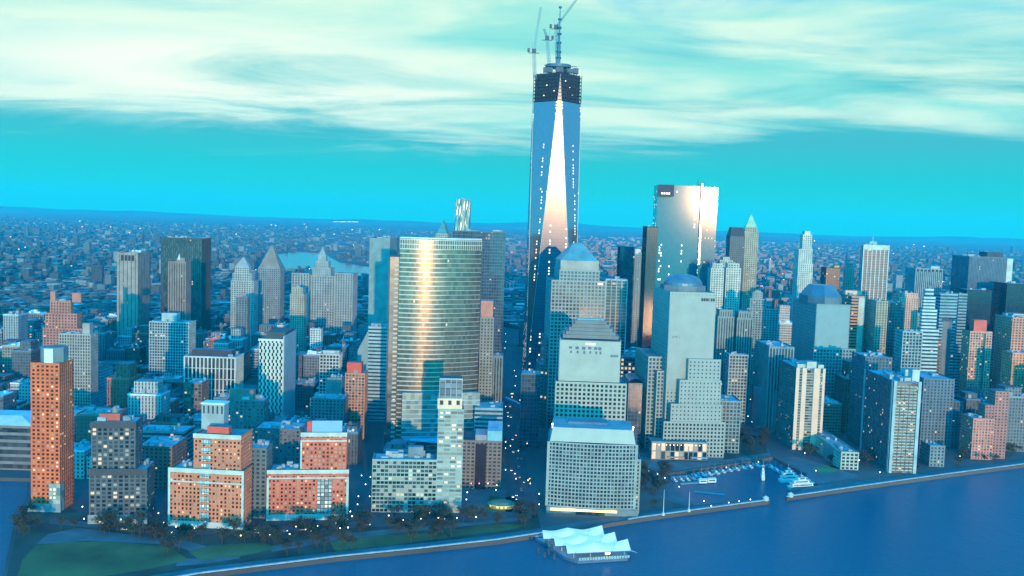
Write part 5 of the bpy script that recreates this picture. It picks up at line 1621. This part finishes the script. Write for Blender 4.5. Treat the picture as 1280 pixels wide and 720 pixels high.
# ------------------------------------------------------------------ tented ferry landing
c0 = on_ground(740, 697, 0)
t = tag(empty('ferry_terminal', (c0.x, c0.y, 0), R(9)), 'white tented floating ferry landing moored off the promenade', 'ferry terminal')
inv = (Matrix.Translation((c0.x, c0.y, 0)) @ Matrix.Rotation(R(9), 4, 'Z')).inverted()
hull = [(-17, -7), (-13, -11), (24, -8), (27, -3), (24, 40), (-34, 40), (-21, -1)]
q = MB(); q.prism(hull, -.6, 1.6); q.build('barge_hull', plain((.05, .13, .24), .6), t)
q = MB(); q.prism([(x * .97 + .2, y * .97 + .2) for x, y in hull], 1.61, 1.75); q.build('deck', plain((.34, .38, .4), .8), t)
q = MB()
for x in range(-12, 26, 2):
    q.box(x, x + 1.5, -9.6 + (x + 12) * .07, -9.4 + (x + 12) * .07, 1.76, 3.6, 0, bottom=True)
q.build('glass_fence', plain((.28, .5, .55), .2, .2), t)
q = MB()
for x in (-16, -4, 8, 21):
    for y in (-4, 10, 26): q.tube((x - y * .4, y, 1.75), (x - y * .4, y, 6.6), .3, None, 6)
q.build('column', plain((.55, .6, .62)), t)
q = MB(); q.box(-9, 15, 4, 20, 1.76, 5.4, 0, bottom=True); q.build('waiting_room', glazing((.05, .1, .16), (.2, .3, .36), .3, .25), t)
MEM, mnt, mp_ = new_mat('tent_membrane')               # white fabric with a faint emission added to brighten the roofs
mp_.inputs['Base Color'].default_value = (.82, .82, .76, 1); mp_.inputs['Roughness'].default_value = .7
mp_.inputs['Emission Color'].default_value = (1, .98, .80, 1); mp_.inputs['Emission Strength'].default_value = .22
for k in range(3):
    ya, yb = -8.5 + k * 15.5, 7.0 + k * 15.5
    q = MB(); nx, ny = 24, 10
    sh = -k * 5.5
    def tp(i, j):
        u, v = i / nx, j / ny
        lift = max(0.0, 1 - abs(u - .42) / .30) ** 1.3 * 2.3 + max(0.0, 1 - (1 - u) / .34) ** 1.2 * 3.0 + max(0.0, 1 - u / .2) * 1.2
        saddle = 4 * v * (1 - v)
        z = 6.6 + lift * (v ** 1.2) + .9 * saddle * (1 - abs(u - .42) * 1.5) + 1.0 * u
        return (-20 + 46 * u + sh + 2 * v, ya + (yb - ya) * v, z)
    for i in range(nx):
        for j in range(ny):
            q.quad([tp(i, j), tp(i + 1, j), tp(i + 1, j + 1), tp(i, j + 1)])
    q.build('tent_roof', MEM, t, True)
    q = MB()
    for u in (3, 10, 17, 24): q.tube(Vector(tp(u, 0)) + Vector((0, 0, .15)), Vector(tp(min(u + 2, 24), ny)) + Vector((0, 0, .15)), .13, None, 4)
    q.build('roof_cable', plain((.12, .3, .4), .5), t)
    q = MB()
    for i in range(nx): q.tube(Vector(tp(i, 0)) - Vector((0, .15, .5)), Vector(tp(i + 1, 0)) - Vector((0, .15, .5)), .4, None, 5)
    q.build('edge_beam', plain((.04, .10, .30), .5), t)
    q = MB(); q.tube(Vector(tp(nx, 0)), Vector(tp(nx, 0)) + Vector((4, -2.2, -1.0)), .18, .1, 4); q.build('stay', plain((.3, .5, .6)), t)
q = MB()
for x, y, h in ((-28, -2, 4.5), (-30, 8, 5), (-26, 16, 4.5), (-34, 3, 4), (-29, 22, 5), (-37, 12, 4)): q.tube((x, y, -1), (x, y, h), 1.0, .9, 8)
q.build('mooring_pile', plain((.05, .07, .1), .9), t)
q = MB(); q.prism([(-34, 39.9), (-27, 39.9), (-22, 58), (-29, 58)], 2.0, 2.6); q.build('gangway', plain((.25, .32, .36)), t)
q = MB(); q.box(7, 10.5, -9.4, -9.15, 5.7, 6.9, 0, bottom=True); q.box(-15, -14, -3.9, -3.7, 5, 6.4, 0, bottom=True); q.build('lit_sign', emit((1, .9, .7), 4), t)

# ------------------------------------------------------------------ trees
BARK = plain((.05, .04, .035), .95)
LEAF = [plain((.030, .040, .026), .9, var=.5, scale=.6, name='dark_foliage'), plain((.045, .055, .025), .9, var=.5, scale=.6, name='olive_foliage')]


def make_tree(name, h, r, leaf, seed, label):
    g = random.Random(seed)
    o = empty(name, (0, 0, LAND))
    q = MB(); q.tube((0, 0, 0), (.1, 0, h * .5), .3, .17, 6)
    tips = []
    for k in range(7):
        a = k * 2.4 + g.random(); e = Vector((math.cos(a) * r * g.uniform(.4, .8), math.sin(a) * r * g.uniform(.4, .8), h * g.uniform(.55, .95)))
        s_ = Vector((.05, 0, h * g.uniform(.28, .48)))
        q.tube(s_, e, .12, .04, 4, caps=False); tips.append(e)
    q.build('trunk', BARK, o)
    q = MB()
    for tpnt in tips + [Vector((0, 0, h * .8))]:
        for _ in range(44):
            d = Vector((g.gauss(0, 1), g.gauss(0, 1), g.gauss(0, .7))) * r * .27
            c = tpnt + d
            a = Vector((g.gauss(0, 1), g.gauss(0, 1), g.gauss(0, 1))).normalized() * g.uniform(.25, .6)
            e = a.orthogonal().normalized() * g.uniform(.2, .5)
            q.quad([c - a - e, c + a - e * .4, c + a * .7 + e, c - a * .6 + e])
    q.build('crown', leaf, o)
    o['label'] = label; o['category'] = 'tree'
    return o


protos = [make_tree('park_tree', 11, 4.6, LEAF[0], 1, ''), make_tree('park_tree', 9, 4.2, LEAF[1], 2, ''), make_tree('park_tree', 13, 5.2, LEAF[0], 3, '')]
used = [False] * 3
TREES = [  # px strip, count, description
    ([(105, 650), (205, 669), (205, 678), (60, 664)], 26, 'dark bare tree between the toothed block and the lawn'),
    ([(30, 640), (60, 645), (40, 672), (16, 672)], 9, 'dark bare tree by the inlet under the slender orange tower'),
    ([(210, 668), (330, 668), (335, 682), (215, 680)], 22, 'dark tree on the park strip before the pink brick block'),
    ([(206, 686), (232, 688), (226, 702), (206, 698)], 4, 'lone dark tree clump at the end of the big lawn'),
    ([(335, 666), (460, 654), (470, 668), (340, 684)], 26, 'dark tree on the park strip before the red brick block'),
    ([(340, 688), (440, 676), (440, 690), (350, 697)], 9, 'dark tree near the quay wall left of the middle lawn'),
    ([(470, 652), (590, 645), (600, 656), (480, 664)], 24, 'dark tree in front of the long green glass block'),
    ([(478, 668), (560, 662), (566, 672), (488, 682)], 10, 'olive tree beside the riverside path near the middle lawn'),
    ([(600, 650), (676, 640), (678, 660), (606, 664)], 12, 'dark tree at the landward end of the tented landing'),
    ([(797, 585), (834, 590), (848, 626), (800, 640)], 20, 'dark tree on the wooded corner left of the marina'),
    ([(880, 575), (962, 562), (955, 545), (900, 548)], 22, 'dark tree in the park grove behind the marina'),
    ([(1050, 580), (1150, 592), (1160, 586), (1080, 572)], 12, 'dark tree below the broad riverside tower'),
    ([(1180, 588), (1278, 574), (1278, 566), (1190, 574)], 14, 'dark tree along the esplanade at the far right'),
    ([(125, 470), (225, 470), (225, 525), (130, 530)], 26, 'dark tree in the school grounds between the beige tower and the white ribbed block'),
    ([(985, 548), (1010, 575), (1050, 582), (1000, 562)], 8, 'dark tree beside the low six storey block'),
]
for quad_, cnt, lab in TREES:
    P = gpts(quad_)
    for _ in range(cnt):
        u, v = RNG.random(), RNG.random()
        a_ = Vector(P[0]).lerp(Vector(P[1]), u); c_ = Vector(P[3]).lerp(Vector(P[2]), u); p = a_.lerp(c_, v)
        if any(h[0] - 2 < p.x < h[1] + 2 and h[2] - 2 < p.y < h[3] + 2 for h in HEROES): continue
        k = RNG.randrange(3)
        o = protos[k] if not used[k] else copy_tree(protos[k])
        used[k] = True
        o.location = (p.x, p.y, LAND + .02); o.rotation_euler.z = RNG.uniform(0, 6.28); s_ = RNG.uniform(.7, 1.15); o.scale = (s_, s_, s_ * RNG.uniform(.9, 1.1))
        o['label'] = lab; o['group'] = lab.replace(' tree ', ' trees ', 1)

# ------------------------------------------------------------------ lamps
def make_lamp(col, strength):
    o = empty('street_lamp', (0, 0, LAND))
    q = MB(); q.tube((0, 0, 0), (0, 0, 5.6), .12, .08, 6); q.tube((0, 0, 0), (0, 0, .6), .25, .2, 6); q.build('pole', STEEL, o)
    q = MB(); q.tube((0, 0, 5.6), (0, 0, 5.9), .2, .42, 8); q.tube((0, 0, 5.9), (0, 0, 6.4), .42, .2, 8); q.build('lamp_head', emit(col, strength), o)
    o['category'] = 'street lamp'
    return o


LK = {'w': (make_lamp((1, .92, .78), 6), 'white'), 'o': (make_lamp((1, .62, .32), 7), 'orange'), 'r': (make_lamp((1, .2, .12), 8), 'red')}
lused = set()
LAMPS = [
    ('before the toothed block', 'o', [(113, 640), (132, 644), (151, 649)]), ('before the toothed block', 'w', [(103, 633), (105, 648), (125, 652), (198, 641), (205, 653)]),
    ('on the road before the pink brick block', 'o', [(220, 658), (243, 660), (225, 667)]), ('on the road before the pink brick block', 'w', [(301, 669), (318, 661)]),
    ('on the road before the red brick block', 'o', [(370, 658), (389, 664), (420, 654)]), ('on the road before the red brick block', 'w', [(362, 667), (337, 668), (397, 657), (435, 659), (425, 660), (440, 645), (447, 630), (438, 639)]),
    ('on the side street left of the green glass block', 'w', [(457, 605), (463, 596), (466, 600), (448, 620), (452, 594), (462, 620), (464, 644)]),
    ('before the green glass block', 'o', [(504, 650), (526, 648), (595, 646)]), ('before the green glass block', 'w', [(486, 644), (526, 641), (537, 641), (548, 647), (571, 647), (583, 624), (584, 615)]),
    ('on the plaza crossing at the avenue', 'r', [(589, 604), (599, 604), (645, 544)]), ('on the plaza crossing at the avenue', 'o', [(610, 604), (621, 606), (660, 600), (663, 604)]),
    ('along the avenue', 'w', [(632, 417), (632, 427), (631, 435), (645, 470), (643, 463), (644, 482), (641, 492), (647, 504), (632, 508), (632, 552), (632, 560), (638, 557), (648, 563), (632, 587), (674, 630), (674, 617), (650, 500), (645, 598), (620, 612)]),
    ('along the avenue', 'o', [(640, 496), (639, 492), (659, 554), (662, 598)]),
    ('behind the square grid block', 'w', [(786, 498), (790, 502), (800, 472), (780, 512)]),
    ('round the marina', 'w', [(811, 588), (822, 592), (831, 597), (849, 608), (880, 626), (889, 632), (911, 628), (924, 626), (938, 624), (948, 577), (908, 584), (890, 560), (918, 557), (1006, 566), (1042, 572), (1020, 588)]),
    ('on the parkway behind the marina', 'w', [(926, 490), (930, 493), (935, 497), (938, 499), (942, 501), (926, 513), (940, 527), (945, 520), (935, 520)]),
    ('beside the riverside pair', 'w', [(1020, 560), (1074, 575), (1170, 515), (1100, 590), (1200, 570)]),
]
for where, k, pts in LAMPS:
    pr, cname = LK[k]
    lab = '%s glowing street lamp %s' % (cname, where)
    for px, py in pts:
        p = on_ground(px, py)
        if k in lused: o = copy_tree(pr)
        else: o = pr; lused.add(k)
        p = on_ground(px, py, LAND + 6.2)
        o.location = (p.x, p.y, LAND)
        o['label'] = lab; o['group'] = lab.replace('lamp', 'lamps', 1)

# ------------------------------------------------------------------ cars on the avenue and the park road
def make_car(nm, col):
    o = empty('car', (0, 0, LAND))
    q = MB(); q.prism([(-.9, -2.2), (.9, -2.2), (.9, 2.2), (-.9, 2.2)], .35, .95, pts2=[(-.86, -2.1), (.86, -2.1), (.86, 2.1), (-.86, 2.1)]); q.build('body', plain(col, .3), o)
    q = MB(); q.prism([(-.8, -1.1), (.8, -1.1), (.8, 1.4), (-.8, 1.4)], .951, 1.5, pts2=[(-.65, -.6), (.65, -.6), (.65, 1.0), (-.65, 1.0)]); q.build('cabin', plain((.03, .04, .05), .15), o)
    for sx in (-1, 1):
        q = MB(); q.box(sx * .62 - .25, sx * .62 + .25, -2.32, -2.22, .55, .9, 0, bottom=True); q.build('headlight', emit((1, .9, .7), 4), o)
        for y in (-1.35, 1.35):
            q = MB(); q.tube((sx * .74, y, .36), (sx * .92, y, .36), .36, .36, 8); q.build('wheel', plain((.02, .02, .02)), o)
    o['label'] = nm; o['category'] = 'car'
    return o


CARS = [('black', (.02, .02, .024)), ('white', (.6, .6, .58)), ('grey', (.2, .21, .22)), ('yellow', (.55, .36, .03))]
cp_ = [make_car(a, c) for a, c in CARS]
cu = [False] * 4
for k in range(34):
    ci = RNG.choices(range(4), [.4, .2, .25, .15])[0]
    if k < 24:
        py = RNG.uniform(505, 632); u = RNG.choice((.28, .42, .6, .75))
        l, r_ = 628 + (py - 500) * .03, 649 + (py - 500) * .135
        p = on_ground(l + (r_ - l) * u, py); rz = 0 if u < .5 else math.pi; wh = 'on the avenue left of the square grid block'
    else:
        px = RNG.uniform(120, 640); py = 668 - max(0, px - 330) * .077 - (px < 200) * (200 - px) * .09; p = on_ground(px, py - 1); rz = math.pi / 2; wh = 'on the road along the riverside park'
    o = copy_tree(cp_[ci]) if cu[ci] else cp_[ci]
    cu[ci] = True
    o.location = (p.x, p.y, LAND + .3); o.rotation_euler.z = rz
    o['label'] = '%s car with headlights on, %s' % (CARS[ci][0], wh); o['group'] = '%s cars %s' % (CARS[ci][0], wh)
for i in range(4):
    if not cu[i]:
        for ch in list(cp_[i].children): bpy.data.objects.remove(ch)
        bpy.data.objects.remove(cp_[i])

# ------------------------------------------------------------------ marina: pontoons, boats, yachts
PONT = plain((.28, .32, .33), .8)
def pontoon(a, c, w, label):
    P, Q = on_ground(*a, 0), on_ground(*c, 0)
    d = (Q - P).normalized(); n = Vector((-d.y, d.x, 0)) * w / 2
    q = MB(); pts = [(v.x, v.y) for v in (P - n, Q - n, Q + n, P + n)]
    q.prism(pts, -.3, .7); tag(q.build('pontoon', PONT), label, 'pontoon')


pontoon((838, 597), (886, 593), 3, 'upper left floating pontoon in the marina')
pontoon((850, 605), (895, 602), 4, 'middle pontoon in the marina carrying small white cabins')
pontoon((868, 615), (905, 619), 3, 'empty lower pontoon behind the breakwater')
pontoon((885, 594), (950, 580), 2.5, 'pontoon with the row of white boats along the marina head')


def make_boat(L, white=True):
    o = empty('motor_boat', (0, 0, 0)); w = L * .15
    out = [(-w, -L / 2), (w, -L / 2), (w, L * .2), (w * .6, L * .38), (0, L / 2), (-w * .6, L * .38), (-w, L * .2)]
    q = MB(); q.prism([(x * .8, y * .95) for x, y in out], -.3, 1.3, pts2=out); q.build('hull', plain((.46, .5, .5), .5), o)
    q = MB(); q.prism([(-w * .7, -L * .25), (w * .7, -L * .25), (w * .6, L * .15), (-w * .6, L * .15)], 1.31, 2.7, pts2=[(-w * .6, -L * .2), (w * .6, -L * .2), (w * .45, L * .05), (-w * .45, L * .05)]); q.build('cabin', plain((.5, .55, .56), .3), o)
    q = MB(); q.tube((0, 0, 2.7), (0, 0, L * .75), .09, .04, 5); q.build('mast', plain((.5, .55, .58)), o)
    q = MB(); q.box(-w * .705, w * .705, -L * .22, L * .1, 1.7, 2.2, 0, bottom=True); q.build('window', GL_DARK, o)
    return o


bp = make_boat(13)
BL = [(868 + k * 8.5, 594.5 - k * 1.5, 'white boat moored in the row at the head of the marina') for k in range(10)] + [(842 + k * 8, 599.5 - k * .5, 'white boat on the upper left pontoon') for k in range(5)] + [(962 + k * 7, 583 + k * 4, 'white boat tied along the right marina wall') for k in range(4)]
for k, (px, py, lab) in enumerate(BL):
    o = copy_tree(bp) if k else bp
    p = on_ground(px, py + 1, 0); o.location = (p.x, p.y, 0); o.rotation_euler.z = R(20 + RNG.uniform(-4, 4) + (60 if k > 20 else 0)); s_ = RNG.uniform(.8, 1.1); o.scale = (s_, s_, s_)
    o['label'] = lab; o['category'] = 'boat'; o['group'] = lab.replace('boat', 'boats', 1)
for px, py in ((878, 603.5), (889, 602.5)):
    p = on_ground(px, py, .7); o = empty('dock_cabin', p, R(12)); q = MB(); q.box(-4, 4, -2, 2, 0, 3.2, 0, bottom=True); q.build('wall', WHITE, o)
    q = MB(); q.prism([(-4.4, -2.4), (4.4, -2.4), (4.4, 2.4), (-4.4, 2.4)], 3.21, 4.2, pts2=[(-4, -.2), (4, -.2), (4, .2), (-4, .2)]); q.build('roof', plain((.6, .65, .65)), o)
    q = MB(); q.box(-3, 3, -2.1, -2.01, 1.4, 2.4, 0, bottom=True); q.build('window', GL_DARK, o)
    tag(o, 'small white cabin on the middle pontoon of the marina, %s one' % ('left' if px < 885 else 'right'), 'cabin', 'pontoon cabins')


def yacht(px, py, L, rz, label):
    p = on_ground(px, py, 0); o = tag(empty('yacht', (p.x, p.y, 0), R(rz)), label, 'yacht'); w = L * .1
    out = [(-L / 2, -w), (L * .25, -w), (L * .4, -w * .6), (L / 2, 0), (L * .4, w * .6), (L * .25, w), (-L / 2, w)]
    q = MB(); q.prism([(x * .94, y * .85) for x, y in out], -.3, 3.0, pts2=out); q.build('hull', WHITE, o)
    for k, (a, c, hh) in enumerate(((-.42, .26, 2.6), (-.36, .14, 2.4), (-.22, .04, 2.0))):
        z = 3.01 + sum((2.6, 2.4, 2.0)[:k]) + k * .31
        q = MB(); q.prism([(L * a, -w * (.85 - .15 * k)), (L * c, -w * (.8 - .15 * k)), (L * c, w * (.8 - .15 * k)), (L * a, w * (.85 - .15 * k))], z, z + hh, pts2=[(L * a, -w * (.8 - .15 * k)), (L * (c - .04), -w * (.72 - .15 * k)), (L * (c - .04), w * (.72 - .15 * k)), (L * a, w * (.8 - .15 * k))]); q.build('deck_house', WHITE, o)
        q = MB(); q.prism([(L * (a - .04), -w * (.95 - .15 * k)), (L * (c + .02), -w * (.88 - .15 * k)), (L * (c + .02), w * (.88 - .15 * k)), (L * (a - .04), w * (.95 - .15 * k))], z + hh + .01, z + hh + .3); q.build('deck', plain((.6, .66, .62)), o)
        q = MB(); q.box(L * a + 1, L * c - 2.2, -w * (.86 - .15 * k), -w * (.84 - .15 * k) + .25, z + .8, z + 1.8, 0, bottom=True); q.build('window', glazing((.02, .03, .04), (.1, .12, .14), .3, .2), o)
    q = MB(); q.tube((-L * .1, 0, 11), (-L * .12, 0, 17), .2, .08, 5); q.box(-L * .1 - 1, -L * .1 + 1, -1.6, 1.6, 12.5, 13, 0, bottom=True); q.build('mast', plain((.6, .62, .62)), o)


yacht(1005, 611, 32, 14, 'large white three deck yacht moored at the right of the marina mouth')
yacht(988, 602, 24, 14, 'second white yacht lying behind the large three deck yacht')
yacht(953, 598, 16, 80, 'small green hulled work boat off the marina corner')
# two tall white beacons on the breakwater, round end towers
for px, py, top, lab in ((829, 644, 612, 'left tall white flagpole on the breakwater'), (861, 639.5, 614, 'right tall white flagpole on the breakwater')):
    p = on_ground(px, py); h = at_depth(px, top, p.y).z - LAND
    o = tag(empty('flagpole', p), lab, 'flagpole', 'breakwater flagpoles')
    q = MB(); q.tube((0, 0, 0), (0, 0, h), .4, .14, 7); q.build('pole', plain((.6, .66, .66)), o); q = MB(); q.tube((0, 0, 0), (0, 0, 2.2), 1.4, 1.1, 10); q.build('base', plain((.62, .66, .64)), o)
for px, py, lab in ((957, 625.5, 'pale round pillbox at the end of the left breakwater'), (988, 621, 'pale round pillbox at the end of the right esplanade')):
    p = on_ground(px, py); o = tag(empty('breakwater_kiosk', p), lab, 'kiosk')
    q = MB(); q.tube((0, 0, 0), (0, 0, 2.6), 2.4, 2.4, 14); q.build('wall', plain((.5, .52, .5)), o); q = MB(); q.tube((0, 0, 2.6), (0, 0, 4.2), 2.9, .3, 14); q.build('roof', plain((.66, .66, .6)), o)
# oval lit pavilion on the lawn by the avenue
p = on_ground(627, 634); o = tag(empty('garden_pavilion', p), 'oval lawn pavilion glowing yellow underneath, left of the square grid block', 'pavilion')
def oval(a, c, n=24): return [(a * math.cos(2 * math.pi * i / n), c * math.sin(2 * math.pi * i / n)) for i in range(n)]
q = MB(); q.prism(oval(10, 7), .2, 3.4); q.build('wall', glazing((.2, .2, .1), (.3, .3, .15), .5, .4, warm=(.8, .8, .3), strength=.9), o)
q = MB(); q.prism(oval(12, 9), 3.41, 5.2, pts2=oval(8, 5)); q.build('roof', plain((.14, .22, .14)), o)
q = MB(); q.prism(oval(11.5, 8.5), 3.0, 3.39); q.build('lit_rim', emit((.8, .85, .3), .9), o)
# footbridge over the avenue
A, Bq = on_ground(632, 508), on_ground(672, 528)
o = tag(empty('footbridge', A), 'covered footbridge crossing the avenue beneath the tallest tower', 'bridge'); d = Bq - A
rz = math.atan2(d.y, d.x); o.rotation_euler.z = rz; L = d.length
q = MB(); q.box(0, L, -2.5, 2.5, 8, 12, 0, bottom=True); q.build('span', plain((.14, .26, .36), .5), o)
q = MB()
for x in (4, L - 4): q.box(x - .8, x + .8, -1.5, 1.5, 0, 7.98, 0)
q.build('pier', plain((.3, .32, .33)), o)
# faint suspension bridge on the far strait
P0 = on_ground(612, 360); P0 = Vector((P0.x, 2500, LAND)); o = tag(empty('suspension_bridge', P0, R(62)), 'faint suspension bridge with stone towers left behind the tallest tower', 'bridge')
for x in (60, 460):
    q = MB()
    for y in (-9, -2.5, 4): q.box(x - 5, x + 5, y, y + 5, -2, 76)
    q.box(x - 5.5, x + 5.5, -9.5, 9.5, 76.01, 84, 0, bottom=True); q.build('bridge_tower', plain((.32, .31, .29)), o)
q = MB(); q.box(-150, 670, -12, 12, 36, 40, 0, bottom=True); q.build('deck', plain((.2, .24, .27)), o)
q = MB()
for y in (-11, 11):
    for k in range(20):
        f = lambda u: 44 + 38 * (2 * u - 1) ** 2
        q.tube((60 + 20 * k, y, f(k / 20)), (80 + 20 * k, y, f((k + 1) / 20)), .8, None, 5); q.tube((60 + 20 * k, y, 40), (60 + 20 * k, y, f(k / 20)), .25, None, 4)
    q.tube((60, y, 82), (-150, y, 40), .8, None, 5); q.tube((460, y, 82), (670, y, 40), .8, None, 5)
q.build('cable', plain((.4, .45, .48)), o)
